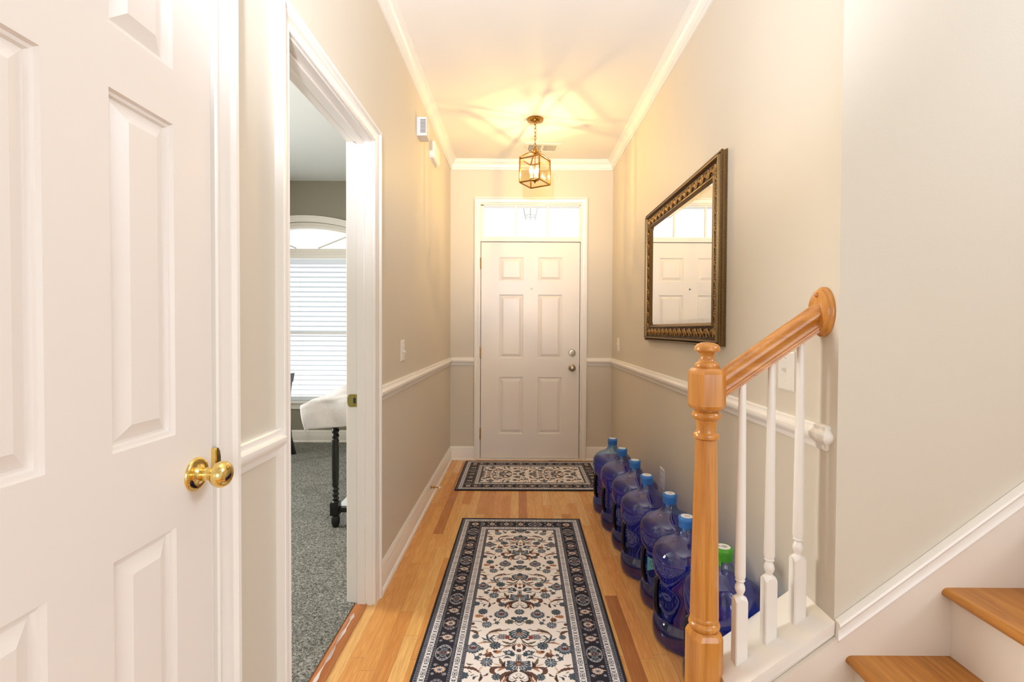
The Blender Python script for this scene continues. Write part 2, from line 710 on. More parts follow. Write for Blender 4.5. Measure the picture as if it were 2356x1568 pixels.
# living room behind the camera, with window openings in the rear wall
MB().box(XL - WT, 0.0, YB - 0.15, YB, 0, HS).box(3.5, XE, YB - 0.15, YB, 0, HS) \
    .box(0.0, 3.5, YB - 0.15, YB, 0, 0.42).box(0.0, 3.5, YB - 0.15, YB, 2.7, HS).build('wall_rear', M['wall_pale'], kind='structure')
MB().box(XE, XE + 0.12, YB, YC + 0.12, 0, HS).build('wall_east', M['wall_pale'], kind='structure')
MB().box(XL - WT, XL, YB, YC + 0.12, H + 0.16, HS).build('wall_upper', M['wall'], kind='structure')
MB().box(XL - WT, XR + 0.12, YC, YF + 0.15, H, H + 0.16).box(XL - WT, XR, -0.7, YC, H, H + 0.16) \
    .build('ceiling', M['ceiling'], kind='structure')
MB().box(XL - WT, XE + 0.12, YB - 0.15, YC + 0.12, HS, HS + 0.1).build('ceiling_upper', M['ceiling'], kind='structure')

# side room shell
wx0, wx1 = -2.95, -1.65            # window opening
WXC = (wx0 + wx1) / 2
RG = 1.83                          # arch radius of the opening
ZTOP = 2.365                       # opening crown height
ZSILL = 0.44


def arch_z(x, ztop, R):
    return ztop - (R - math.sqrt(R * R - (x - WXC) ** 2))


sw = MB()
sw.box(XW, wx0, YS, YS + 0.15, 0, H).box(wx1, XL - WT, YS, YS + 0.15, 0, H).box(wx0, wx1, YS, YS + 0.15, 0, ZSILL)
NA = 24
ax = [wx0 + (wx1 - wx0) * i / NA for i in range(NA + 1)]
for i in range(NA):
    a, b = ax[i], ax[i + 1]
    sw.prism([(a, arch_z(a, ZTOP, RG)), (b, arch_z(b, ZTOP, RG)), (b, H), (a, H)], (0, YS, 0), (1, 0, 0), (0, 0, 1), (0, 0.15, 0))
sw.build('wall_side_room_window', M['wall_grey'], kind='structure')
MB().box(XW - 0.12, XW, YN, YS, 0, H).build('wall_side_room_west', M['wall_grey'], kind='structure')
MB().box(XW, XL - WT, YN - 0.1, YN, 0, H).build('wall_side_room_near', M['wall_grey'], kind='structure')
MB().box(XL - WT, XL - WT + 0.02, YF + 0.15, YS, 0, H).build('wall_side_room_east', M['wall_grey'], kind='structure')
MB().box(XW, XL - WT, YN - 0.1, YS + 0.15, H, H + 0.1).build('ceiling_side_room', M['ceiling_cool'], kind='structure')
# closet behind the closed door
MB().box(XL - WT - 0.62, XL - WT - 0.6, 0.2, YN - 0.1, 0, H).box(XL - WT - 0.62, XL - WT, 0.18, 0.2, 0, H) \
    .build('wall_closet', M['wall'], kind='structure')

# ------------------------------------------------------------------ trim profiles
CASING = [(0.0, 0.0), (0.0, 0.009), (0.004, 0.012), (0.010, 0.012), (0.013, 0.010), (0.030, 0.013), (0.038, 0.017),
          (0.043, 0.017), (0.046, 0.021), (0.050, 0.025), (0.060, 0.025), (0.062, 0.023), (0.062, 0.0)]
RAIL = [(0, -0.072), (0.007, -0.072), (0.010, -0.066), (0.010, -0.058), (0.014, -0.052), (0.024, -0.044), (0.029, -0.034),
        (0.028, -0.024), (0.020, -0.018), (0.016, -0.013), (0.016, -0.004), (0.012, 0.0), (0, 0)]
BASE = [(0, 0), (0.026, 0), (0.0258, 0.008), (0.022, 0.015), (0.0145, 0.019), (0.0140, 0.093), (0.011, 0.099), (0.012, 0.106),
        (0.009, 0.116), (0.005, 0.121), (0.004, 0.127), (0, 0.127)]
CROWN = [(0, -0.086), (0.010, -0.086), (0.012, -0.080), (0.010, -0.075), (0.006, -0.072), (0.008, -0.068), (0.015, -0.067), (0.016, -0.060), (0.018, -0.050),
         (0.025, -0.038), (0.036, -0.028), (0.043, -0.025), (0.044, -0.019), (0.049, -0.018), (0.050, -0.010), (0.0565, -0.008), (0.0565, 0), (0, 0)]

# sweep: u axis = N x tangent; walking the hall anticlockwise seen from above (N=+Z) keeps u pointing inward
hall = [(XR, YC, 0), (XR, YF, 0), (XL, YF, 0), (XL, -4.5, 0)]


def lift(pts, z):
    return [(p[0], p[1], z) for p in pts]


for nm, seg in (('trim_1', (0, 1)), ('trim_2', (1, 2)), ('trim_3', (2, 3))):
    pts = lift(hall, H)
    pts[-1] = (XL, YC, H)
    o = MB().sweep(pts, (0, 0, 1), CROWN, seg=seg).build(nm, M['trim'], kind='structure', smooth=40)
# chair rail
ZR = 0.964
CX0, CX1, CZT = -0.421, 0.630, 2.458       # entry casing outer edges
# the near end is mitred and returned into the wall
o = MB().sweep([(XR + 0.0005, 1.325, ZR), (XR, 1.325, ZR), (XR, YF, ZR), (CX1, YF, ZR)], (0, 0, 1), RAIL, seg=(0, 2))
o.build('trim_4', M['trim'], kind='structure', smooth=40)
MB().sweep([(XR, 2.0, ZR), (XR, YF, ZR), (CX1, YF, ZR)], (0, 0, 1), RAIL, seg=(1, 2)).build('trim_5', M['trim'], kind='structure', smooth=40)
MB().sweep([(CX0, YF, ZR), (XL, YF, ZR), (XL, 2.149, ZR)], (0, 0, 1), RAIL, seg=(0, 1)).build('trim_6', M['trim'], kind='structure', smooth=40)
MB().sweep([(CX0, YF, ZR), (XL, YF, ZR), (XL, 2.141, ZR)], (0, 0, 1), RAIL, seg=(1, 2)).build('trim_7', M['trim'], kind='structure', smooth=40)
MB().sweep([(XL, 1.259, ZR), (XL, 1.053, ZR)], (0, 0, 1), RAIL).build('trim_8', M['trim'], kind='structure', smooth=40)
# baseboards
MB().sweep([(XR, YC + 0.12, 0), (XR, YF, 0), (CX1, YF, 0)], (0, 0, 1), BASE, seg=(0, 1)).build('baseboard_right', M['trim'], kind='structure', smooth=40)
MB().sweep([(XR, YC, 0), (XR, YF, 0), (CX1, YF, 0)], (0, 0, 1), BASE, seg=(1, 2)) \
    .sweep([(CX0, YF, 0), (XL, YF, 0), (XL, 2.149, 0)], (0, 0, 1), BASE, seg=(0, 1)).build('baseboard_front', M['trim'], kind='structure', smooth=40)
MB().sweep([(CX0, YF, 0), (XL, YF, 0), (XL, 2.141, 0)], (0, 0, 1), BASE, seg=(1, 2)) \
    .sweep([(XL, 1.259, 0), (XL, 1.053, 0)], (0, 0, 1), BASE) \
    .sweep([(XL, CL0 - 0.07, 0), (XL, YB, 0)], (0, 0, 1), BASE).build('baseboard_left', M['trim'], kind='structure', smooth=40)
MB().sweep([(XL - WT, YS, 0.012), (XW, YS, 0.012)], (0, 0, 1), BASE).build('baseboard_side_room', M['trim'], kind='structure', smooth=40)

# ------------------------------------------------------------------ casings (mitred picture-frame trim)
# left wall casings: plane X = XL, normal +X; u outward from the opening


def left_casing(name, y0, y1, z1, prof=CASING, rev=0.006):
    y0, y1, z1 = y0 - rev, y1 + rev, z1 + rev
    # walk so that N x tangent points away from the opening (N=+X)
    pts = [(XL, y0, 0), (XL, y0, z1), (XL, y1, z1), (XL, y1, 0)]
    mb = MB().sweep(pts, (1, 0, 0), prof)
    return mb.build(name, M['trim'], kind='structure', smooth=35)


left_casing('trim_9', CL0, CL1, DH)
left_casing('trim_10', DO0, DO1, DH)
# side-room face of the doorway
MB().sweep([(XL - WT, DO1 + 0.006, 0.012), (XL - WT, DO1 + 0.006, DH + 0.006), (XL - WT, DO0 - 0.006, DH + 0.006), (XL - WT, DO0 - 0.006, 0.012)],
           (-1, 0, 0), CASING).build('trim_11', M['trim'], kind='structure', smooth=35)
# jambs with stop
jm = MB()
jt = 0.018
jm.box(XL - WT, XL, DO0 - jt, DO0, 0, DH + jt).box(XL - WT, XL, DO1, DO1 + jt, 0, DH + jt).box(XL - WT, XL, DO0, DO1, DH, DH + jt)
sx0, sx1 = XL - 0.064, XL - 0.030
jm.box(sx0, sx1, DO0, DO0 + 0.011, 0, DH, 0.002).box(sx0, sx1, DO1 - 0.011, DO1, 0, DH, 0.002).box(sx0, sx1, DO0 + 0.011, DO1 - 0.011, DH - 0.011, DH, 0.002)
door2 = jm.build('door_2', M['trim'], kind='structure')
# entry casing: plane Y = YF, normal -Y
e0, e1, ez = CX0 + 0.050, CX1 - 0.050, CZT - 0.050
MB().sweep([(e0, YF, 0), (e0, YF, ez), (e1, YF, ez), (e1, YF, 0)], (0, -1, 0), [(u * 0.806, v) for u, v in CASING]).build('trim_12', M['trim'], kind='structure', smooth=35)


# ------------------------------------------------------------------ six-panel doors
def panel_door(width, height, xcuts, zcuts, thick=0.04):
    """front at y=0 looking to -y, x 0..width, z 0..height. xcuts, zcuts: panel spans"""
    mb = MB()
    xs = [0]
    for a, b in xcuts:
        xs += [a, b]
    xs.append(width)
    zs = [0]
    for a, b in zcuts:
        zs += [a, b]
    zs.append(height)

    def ring(x0, x1, z0, z1, i, y):
        return [(x0 + i, y, z0 + i), (x1 - i, y, z0 + i), (x1 - i, y, z1 - i), (x0 + i, y, z1 - i)]
    for i in range(len(xs) - 1):
        for j in range(len(zs) - 1):
            x0, x1, z0, z1 = xs[i], xs[i + 1], zs[j], zs[j + 1]
            if i % 2 == 1 and j % 2 == 1:
                levels = [(0, 0), (0.003, 0.0060), (0.008, 0.0070), (0.011, 0.0120), (0.015, 0.0120), (0.037, 0.0020), (0.039, 0.0010)]
                rs = [[mb.bm.verts.new(p) for p in ring(x0, x1, z0, z1, a, y)] for a, y in levels]
                for a, b in zip(rs[:-1], rs[1:]):
                    for k in range(4):
                        mb.bm.faces.new((a[k], a[(k + 1) % 4], b[(k + 1) % 4], b[k]))
                mb.bm.faces.new(rs[-1])
            else:
                mb.quad([(x0, 0, z0), (x1, 0, z0), (x1, 0, z1), (x0, 0, z1)])
    # sides and back
    w, h, t = width, height, thick
    mb.quad([(0, t, 0), (0, t, h), (w, t, h), (w, t, 0)])
    mb.quad([(0, 0, 0), (0, t, 0), (w, t, 0), (w, 0, 0)])
    mb.quad([(0, 0, h), (w, 0, h), (w, t, h), (0, t, h)])
    mb.quad([(0, 0, 0), (0, 0, h), (0, t, h), (0, t, 0)])
    mb.quad([(w, 0, 0), (w, t, 0), (w, t, h), (w, 0, h)])
    bmesh.ops.remove_doubles(mb.bm, verts=mb.bm.verts, dist=0.0002)
    return mb


# entry door: slab X -0.350..0.566, Z 0.015..2.045
DX0, DX1, DZ0, DZ1 = -0.362, 0.565, 0.013, 2.046
d1 = empty('door_1', (DX0, YF + 0.012, DZ0))
tag(d1, 'white six-panel front door with nickel knob and deadbolt under a three-pane transom', None, kind='structure')
zc = [(0.229, 0.767), (0.945, 1.543), (1.669, 1.892)]
# measured panels: columns and rows
xc = [(0.172, 0.398), (0.536, 0.762)]
panel_door(DX1 - DX0, DZ1 - DZ0, xc, zc).build('door_slab', M['door'], d1)
# jamb, head and mullion under transom, threshold
fj = MB()
J0, J1 = -0.367, 0.570
fj.box(FX0 - DX0, J0 - DX0, -0.012, 0.13, -DZ0, FZ - DZ0).box(J1 - DX0, FX1 - DX0, -0.012, 0.13, -DZ0, FZ - DZ0)
fj.box(J0 - DX0, J1 - DX0, -0.012, 0.13, 2.395 - DZ0, FZ - DZ0)
fj.box(J0 - DX0, J1 - DX0, -0.016, 0.13, 2.050 - DZ0, 2.088 - DZ0, 0.004)
fj.box(J0 - DX0, J1 - DX0, -0.006, 0.03, 2.086 - DZ0, 2.098 - DZ0, 0.003)
fj.box(J0 - DX0, J1 - DX0, 0.042, 0.13, -DZ0, 0.03 - DZ0)
fj.build('door_frame', M['trim'], d1)
MB().box(J0 - DX0, J0 - DX0 + 0.022, 0.0405, 0.06, -DZ0 + 0.03, 2.05 - DZ0).box(J1 - DX0 - 0.022, J1 - DX0, 0.0405, 0.06, -DZ0 + 0.03, 2.05 - DZ0) \
    .box(J0 - DX0, J1 - DX0, 0.0405, 0.06, 2.03 - DZ0, 2.06 - DZ0).build('weatherstrip', M['bronze_dark'], d1)  # added dark strips behind the door gap: block leaking light, darken the line
th = MB().box(J0 - DX0, J1 - DX0, -0.03, 0.10, -DZ0, -0.003, 0.002).build('threshold', M['trim'], d1)
# knob and deadbolt


def nickel_knob():
    mb = MB()
    prof = [(0.0335, 0.0), (0.0335, -0.004), (0.030, -0.008), (0.016, -0.011), (0.011, -0.016), (0.011, -0.030), (0.016, -0.036),
            (0.026, -0.042), (0.0295, -0.052), (0.028, -0.060), (0.021, -0.066), (0.010, -0.0675)]
    return mb.lathe(prof, axis='Y', n=36)


k = nickel_knob().build('door_knob', M['nickel'], d1, smooth=40)
k.location = (0.498 - DX0, 0, 0.868 - DZ0)
kb = MB().lathe([(0.010, -0.0675), (0.010, -0.072), (0.006, -0.073)], axis='Y', n=20).build('knob_button', M['nickel'], k, smooth=40)
db = MB().lathe([(0.033, 0), (0.033, -0.006), (0.029, -0.012), (0.012, -0.013), (0.011, -0.018)], axis='Y', n=32) \
    .build('deadbolt', M['nickel'], d1, smooth=40)
db.location = (0.498 - DX0, 0, 1.010 - DZ0)
tt = MB().box(-0.005, 0.005, -0.034, -0.016, -0.016, 0.016, 0.003).build('thumb_turn', M['nickel'], db)
tt.rotation_euler = (0, math.radians(-25), 0)
ph = MB().lathe([(0.0085, 0.001), (0.0085, -0.003), (0.005, -0.004)], axis='Y', n=20).build('peephole', M['nickel'], d1)
ph.location = (0.112 - DX0, 0, 1.612 - DZ0)
MB().lathe([(0.004, 0), (0.004, -0.0008)], axis='Y', n=16).build('peephole_lens', M['black'], ph).location = (0, -0.0042, 0)
MB().box(0, 0.006, -0.002, 0.02, -0.03, 0.03).build('latch_keeper', M['black'], d1).location = (DX1 - DX0 + 0.0002, 0.0, 0.868 - DZ0)
for hz in (0.245, 1.010, 1.845):
    hg = MB().lathe([(0.006, -0.05), (0.006, 0.05)], n=12).lathe([(0.004, 0.05), (0.0035, 0.058)], n=12)
    hg.lathe([(0.0035, -0.058), (0.004, -0.05)], n=12)
    h_ = hg.build('hinge', M['brass_aged'], d1, smooth=40)
    h_.location = (-0.004, -0.010, hz - DZ0)

# transom window above the entry door
w1 = MB()
tx0, tx1, tz0, tz1 = J0, J1, 2.092, 2.395
fr = 0.014
w1.box(tx0, tx0 + fr + 0.016, YF + 0.01, YF + 0.05, tz0, tz1, 0.003).box(tx1 - fr, tx1, YF + 0.01, YF + 0.05, tz0, tz1, 0.003)
w1.box(tx0, tx1, YF + 0.01, YF + 0.05, tz1 - 0.012, tz1, 0.003).box(tx0, tx1, YF + 0.01, YF + 0.05, tz0, tz0 + 0.004)
win1 = w1.build('window_1', M['trim'], kind='structure')
for mx in (-0.037, 0.257):
    MB().box(mx - 0.0085, mx + 0.0085, YF + 0.018, YF + 0.045, tz0, tz1, 0.003).build('muntin', M['trim'], win1)
for a, b in ((tx0 + 0.028, -0.044), (-0.030, 0.250), (0.264, tx1 - 0.012)):
    MB().box(a, b, YF + 0.030, YF + 0.034, tz0 + 0.003, tz1 - 0.011).build('pane', M['glass'], win1)

# closet door in the left wall: local x runs along +Y, facing +X
d3 = empty('door_3', (XL + 0.004, CL0, 0.012), 0)
tag(d3, 'white six-panel closet door with round brass knob at the left edge', None, kind='structure')
d3.rotation_euler = (0, 0, math.radians(90))
cw = CL1 - CL0 - 0.003
# rotation by +90 about Z maps local +x to +Y and local -y to +X
panel_door(cw, DH - 0.015, [(0.104, 0.264), (0.370, 0.508)], [(0.225, 0.843), (1.017, 1.595), (1.695, 1.930)], 0.035) \
    .build('door_slab', M['door'], d3)
jmb = MB().box(-0.02, -0.003, 0.004, 0.10, 0, DH + 0.008).box(cw + 0.003, cw + 0.023, 0.004, 0.10, 0, DH + 0.008) \
    .box(-0.003, cw + 0.003, 0.004, 0.10, DH - 0.012, DH + 0.008).build('door_frame', M['trim'], d3)
kp = (0.9375 - CL0, 0, 0.938 - 0.012)
bk = MB().lathe([(0.0335, 0), (0.0335, -0.002), (0.031, -0.005), (0.026, -0.0065), (0.022, -0.006), (0.018, -0.008), (0.0135, -0.012),
                 (0.0125, -0.020), (0.0135, -0.022), (0.0125, -0.024), (0.0125, -0.030)], axis='Y', n=48) \
    .build('knob_rose', M['brass'], d3, smooth=40)
bk.location = kp
MB().lathe([(0.0115, -0.028), (0.0130, -0.030), (0.0130, -0.033), (0.0175, -0.036), (0.0235, -0.042), (0.0262, -0.049), (0.0258, -0.056),
            (0.0215, -0.063), (0.014, -0.067), (0.006, -0.0685)], axis='Y', n=48).build('door_knob', M['brass'], bk, smooth=50)
# strike lip wrapping the jamb edge beside the knob
sl = MB()
arc = [(0.0, 0.030), (0.006, 0.028), (0.011, 0.020), (0.0135, 0.008), (0.0135, -0.008), (0.011, -0.020), (0.006, -0.028), (0, -0.030)]
sl.prism(arc, (cw + 0.001, -0.0105, 0.937), (1, 0, 0), (0, 0, 1), (0, 0.002, 0))
sl.box(cw - 0.001, cw + 0.0015, -0.009, 0.02, 0.912, 0.966)
sl.build('strike_plate', M['brass'], d3)

# strike plate on the far jamb of the side-room doorway
sp = MB()
Yj = DO1 - 0.0
zc0 = 0.912
pl = [(-0.0, 0.028), (0.030, 0.028), (0.034, 0.024), (0.034, -0.024), (0.030, -0.028), (0.0, -0.028), (-0.006, -0.022), (-0.010, -0.012), (-0.010, 0.012), (-0.006, 0.022)]
sp.prism(pl, (XL - WT + 0.006, Yj - 0.0022, zc0), (1, 0, 0), (0, 0, 1), (0, 0.0022, 0))
s_o = sp.build('strike_plate', M['brass_dull'], door2)
MB().box(XL - WT + 0.022, XL - WT + 0.034, Yj - 0.0028, Yj - 0.0020, zc0 - 0.012, zc0 + 0.012).build('latch_hole', M['slot'], s_o)
for dz in (0.019, -0.019):
    MB().lathe([(0.003, 0), (0.003, -0.001)], (XL - WT + 0.027, Yj - 0.0022, zc0 + dz), 'Y', 12).build('screw', M['brass_aged'], s_o)

# wood reducer strip between oak floor and carpet
rd = MB().prism([(-0.034, 0.0), (0.022, 0.0), (0.022, 0.005), (0.010, 0.0105), (-0.022, 0.0115), (-0.034, 0.006)], (XL - 0.045, DO0 + 0.001, 0.0),
                (1, 0, 0), (0, 0, 1), (0, DO1 - DO0 - 0.002, 0)).build('threshold_strip', M['oak_y'], smooth=30)
tag(rd, 'oak reducer strip in the doorway between carpet and wood floor', 'threshold')


def worn():
    t = NT('worn_bare_streak')
    nz = t.noise(t.coords((60, 6, 1)), 1, 4, 0.7)
    t.l(t.ramp(nz.outputs[0], [(0.35, lin((178, 150, 132))), (0.6, lin((226, 212, 206)))]), t.b.inputs['Base Color'])
    t.set(Roughness=0.5)
    return t.m


mw = MB()
N_ = 26
pa = []
for i in range(N_ + 1):
    y = DO0 + 0.02 + (DO1 - DO0 - 0.10) * i / N_
    w_ = 0.005 + 0.003 * math.sin(i * 1.3) + 0.0015 * math.sin(i * 3.1)
    if i == N_:
        w_ = 0.001
    pa.append((XL - 0.052 + 0.0015 * math.sin(i * .9), y, max(0.0015, w_)))
for a, b in zip(pa[:-1], pa[1:]):
    mw.quad([(a[0] - a[2], a[1], 0.0121), (a[0] + a[2], a[1], 0.0121), (b[0] + b[2], b[1], 0.0121), (b[0] - b[2], b[1], 0.0121)])
mw.build('worn_streak', worn(), rd)

# ------------------------------------------------------------------ side-room arched window
wf = MB()
yw0, yw1 = YS + 0.02, YS + 0.09
# casing on the room side: jamb legs plus arched head
cw_ = 0.062
wf2 = MB()


def arch_band(mb, r_in, r_out, ztop, y0, y1, x0, x1, n=28):
    """solid arch band between radii, top of inner edge at ztop; centre below"""
    zc_ = ztop - r_in
    a0 = math.asin((x0 - WXC) / r_in)
    a1 = math.asin((x1 - WXC) / r_in)
    rings = []
    for i in range(n + 1):
        a = a0 + (a1 - a0) * i / n
        s, c = math.sin(a), math.cos(a)
        pts = [(WXC + r_in * s, y0, zc_ + r_in * c), (WXC + r_out * s, y0, zc_ + r_out * c),
               (WXC + r_out * s, y1, zc_ + r_out * c), (WXC + r_in * s, y1, zc_ + r_in * c)]
        rings.append(pts)
    mb.loft(rings)
    return mb


for (i0, i1, d) in ((0.0, 0.014, 0.009), (0.014, 0.03, 0.013), (0.03, 0.048, 0.016), (0.048, 0.064, 0.024)):
    arch_band(wf2, RG + i0, RG + i1, ZTOP + i0, YS - d, YS, wx0, wx1)
for sgn, xe in ((-1, wx0), (1, wx1)):
    for (i0, i1, d) in ((0.0, 0.014, 0.009), (0.014, 0.03, 0.013), (0.03, 0.048, 0.016), (0.048, 0.064, 0.024)):
        a, b = sorted((xe + sgn * i0, xe + sgn * i1))
        wf2.box(a, b, YS - d, YS, ZSILL, arch_z(xe, ZTOP, RG) + 0.02)
win2 = wf2.build('window_2', M['trim'], kind='structure')
fb = MB()
arch_band(fb, RG - 0.026, RG - 0.001, ZTOP - 0.026, yw0, yw1 + 0.03, wx0 + 0.02, wx1 - 0.02)
arch_band(fb, RG - 0.060, RG - 0.026, ZTOP - 0.060, yw0 + 0.02, yw1 + 0.03, wx0 + 0.05, wx1 - 0.05)
fb.box(wx0, wx0 + 0.05, yw0, yw1 + 0.03, ZSILL, 2.25).box(wx1 - 0.05, wx1, yw0, yw1 + 0.03, ZSILL, 2.25)
fb.box(wx0, wx1, YS - 0.01, yw1 + 0.03, 1.975, 2.02, 0.004).box(wx0, wx1, YS + 0.008, yw1 + 0.03, 2.02, 2.045, 0.004)
fb.box(wx0, wx1, yw0 + 0.01, yw1 + 0.03, 2.045, 2.085, 0.004)
fb.box(wx0, wx1, yw0 + 0.03, yw1 + 0.01, ZSILL, ZSILL + 0.05)
fb.build('window_frame', M['trim'], win2)
MB().box(wx0 + 0.05, wx1 - 0.05, yw0 + 0.03, yw1 + 0.01, 1.165, 1.205, 0.004).build('meeting_rail', M['trim'], win2)
for s in (-1, 1):
    dx, dz = math.cos(math.radians(23)), math.sin(math.radians(23))
    p0 = Vector((WXC + s * 0.13 * dx, yw0 + 0.05, 2.035 + 0.13 * dz + 0.01))
    p1 = Vector((WXC + s * 0.60 * dx, yw0 + 0.05, 2.035 + 0.60 * dz))
    MB().tube([p0, p1], 0.009, 6).build('muntin', M['trim'], win2)
MB().box(wx0 + 0.05, wx1 - 0.05, yw1, yw1 + 0.004, ZSILL + 0.05, 1.165).build('pane', M['glass'], win2)
MB().box(wx0 + 0.05, wx1 - 0.05, yw1, yw1 + 0.004, 1.205, 1.975).build('pane', M['glass'], win2)
pg = MB()
pr = [(wx0 + 0.05 + (wx1 - wx0 - 0.1) * i / 20) for i in range(21)]
pg.prism([(pr[0], 2.085)] + [(pr[-1], 2.085)] + [(x, min(arch_z(x, ZTOP - 0.06, RG - 0.06), 9)) for x in pr[::-1]],
         (0, yw1, 0), (1, 0, 0), (0, 0, 1), (0, 0.004, 0))
pg.build('pane', M['glass'], win2)
MB().box(wx0 - 0.09, wx1 + 0.09, YS - 0.045, YS + 0.03, ZSILL - 0.012, ZSILL + 0.010, 0.004) \
    .box(wx0 - 0.065, wx1 + 0.065, YS - 0.016, YS, ZSILL - 0.075, ZSILL - 0.012, 0.004) \
    .box(wx0 - 0.065, wx1 + 0.065, YS - 0.022, YS, ZSILL - 0.040, ZSILL - 0.026, 0.003).build('window_sill', M['trim'], win2)

# horizontal blind
bl = empty('window_blind', (WXC, YS + 0.012, ZSILL))
tag(bl, 'white horizontal slat blind lowered over the tall window seen through the doorway', 'blind')
bx0, bx1 = wx0 + 0.02 - WXC, wx1 - 0.02 - WXC
MB().box(bx0, bx1, -0.028, 0.028, 1.475, 1.525, 0.004).build('headrail', M['blind'], bl)
sm = MB()
zz = 0.075
while zz < 1.46:
    t_ = math.radians(-14)
    c_, s_ = math.cos(t_) * 0.024, math.sin(t_) * 0.024
    sm.prism([(-c_, -s_), (0, 0.0022), (c_, s_), (c_, s_ + 0.0026), (0, 0.0048), (-c_, -s_ + 0.0026)], (bx0, 0, zz), (0, 1, 0), (0, 0, 1), (bx1 - bx0, 0, 0))
    zz += 0.0525
sm.build('slats', M['blind'], bl)
MB().box(bx0, bx1, -0.024, 0.024, 0.022, 0.042, 0.004).build('bottom_rail', M['blind'], bl)
for x in (bx0 + 0.2, -0.04, bx1 - 0.2):
    MB().tube([(x, -0.026, 0.04), (x, -0.026, 1.48)], 0.0012, 6).tube([(x, 0.026, 0.04), (x, 0.026, 1.48)], 0.0012, 6).build('cord', M['blind'], bl)

# ------------------------------------------------------------------ black turned-leg table with cloth
tb = empty('side_table', (-1.125, 2.88, 0.012))
tag(tb, 'black wooden table with turned legs and low slatted shelf, standing on grey carpet', 'table')
leg_prof = [(0.016, 0.0), (0.021, 0.01), (0.026, 0.03), (0.024, 0.06), (0.020, 0.068), (0.026, 0.075)]
turn = [(0.022, 0.155), (0.016, 0.163), (0.022, 0.176), (0.016, 0.188), (0.0225, 0.203), (0.016, 0.218), (0.022, 0.232), (0.016, 0.245), (0.021, 0.262),
        (0.018, 0.275), (0.0205, 0.30), (0.0215, 0.42), (0.021, 0.50), (0.0185, 0.515), (0.022, 0.53), (0.0165, 0.545), (0.023, 0.56), (0.0165, 0.576),
        (0.023, 0.592), (0.017, 0.607), (0.024, 0.622), (0.018, 0.634), (0.022, 0.645)]
TW, TD = 0.255, 0.92
for lx in (0, TW):
    for ly in (0, TD):
        mb = MB().lathe(leg_prof, (lx, ly, 0), n=20).box(lx - 0.026, lx + 0.026, ly - 0.026, ly + 0.026, 0.075, 0.155, 0.003)
        mb.lathe(turn, (lx, ly, 0), n=20).box(lx - 0.030, lx + 0.030, ly - 0.030, ly + 0.030, 0.645, 0.735, 0.003)
        mb.build('leg', M['black'], tb, smooth=40)
MB().box(-0.03, TW + 0.03, -0.02, 0.0, 0.655, 0.735).box(-0.03, TW + 0.03, TD, TD + 0.02, 0.655, 0.735) \
    .box(-0.02, 0, 0, TD, 0.655, 0.735).box(TW, TW + 0.02, 0, TD, 0.655, 0.735).build('apron', M['black'], tb)
MB().box(-0.10, TW + 0.06, -0.06, TD + 0.08, 0.735, 0.757, 0.004).build('tabletop', M['black'], tb)
for y_ in (0, TD):
    MB().box(0.026, TW - 0.026, y_ - 0.018, y_ + 0.018, 0.095, 0.122, 0.002).build('shelf_rail', M['black'], tb)
sh = MB()
for i in range(3):
    x_ = 0.0 + i * 0.088
    sh.box(x_, x_ + 0.080, 0.03, TD - 0.03, 0.100, 0.118, 0.002)
sh.build('shelf', M['ceiling_cool'], tb)


def cloth_mesh():
    mb = MB()
    nx, ny = 60, 56
    x0, x1 = -0.165, TW + 0.075
    prof = []                       # path from front hem up over the top to the back hem
    yf, yb = -0.105, TD + 0.105
    zt = 0.775
    hem = 0.625
    grid = []
    for j in range(ny + 1):
        s = j / ny
        row = []
        for i in range(nx + 1):
            u = i / nx
            x = x0 + (x1 - x0) * u
            rise = 0.03 * min(1.0, max(0, (x - x0)) / 0.4) ** 0.8
            top = zt + rise
            front = top - hem - 0.012 * u
            if s < 0.25:
                q = s / 0.25
                y = yf - 0.012 * math.sin(q * PI) + 0.010 * math.sin(x * 26 + q * 2)
                z = hem + 0.012 * u * 2 + front * q
            elif s < 0.33:
                q = (s - 0.25) / 0.08
                a = q * PI / 2
                y = yf + 0.03 * (1 - math.cos(a))
                z = hem + 0.012 * u * 2 + front + 0.02 * math.sin(a)
            elif s < 0.78:
                q = (s - 0.33) / 0.45
                y = yf + 0.03 + (yb - yf - 0.06) * q
                z = hem + 0.012 * u * 2 + front + 0.02 + 0.035 * math.sin(q * PI) * u ** 0.5 + 0.008 * math.sin(x * 30 + q * 9)
            else:
                q = (s - 0.78) / 0.22
                y = yb + 0.01 * math.sin(q * PI)
                z = top + 0.02 - (top - hem) * q
            # left end folds down
            e = max(0.0, 0.07 - (x - x0)) / 0.07
            if s > 0.25:
                z -= 0.10 * e ** 1.6 * min(1, (s - 0.25) / 0.08)
            else:
                x += 0.012 * e * (1 - s / 0.25) * 3 * 0.6
                z -= 0.02 * e ** 2
            z += 0.0025 * math.sin(17 * x + 11 * y) + 0.002 * math.sin(41 * x - 23 * y)
            row.append(mb.bm.verts.new((x, y, z)))
        grid.append(row)
    for j in range(ny):
        for i in range(nx):
            mb.bm.faces.new((grid[j][i], grid[j][i + 1], grid[j + 1][i + 1], grid[j + 1][i]))
    return mb


cl = cloth_mesh().build('table_cloth', M['cloth'], smooth=60)
cl.location = (-1.125, 2.88, 0.012)
sol = cl.modifiers.new('thickness', 'SOLIDIFY')
sol.thickness = 0.004
tag(cl, 'wrinkled white cloth draped over the black table in the side room', 'cloth')

# dark chair half hidden behind the doorway casing
chr_ = empty('dining_chair', (-2.385, 4.36, 0.012))
tag(chr_, 'black wooden chair by the window, only its raked back edge showing past the doorway casing', 'chair')


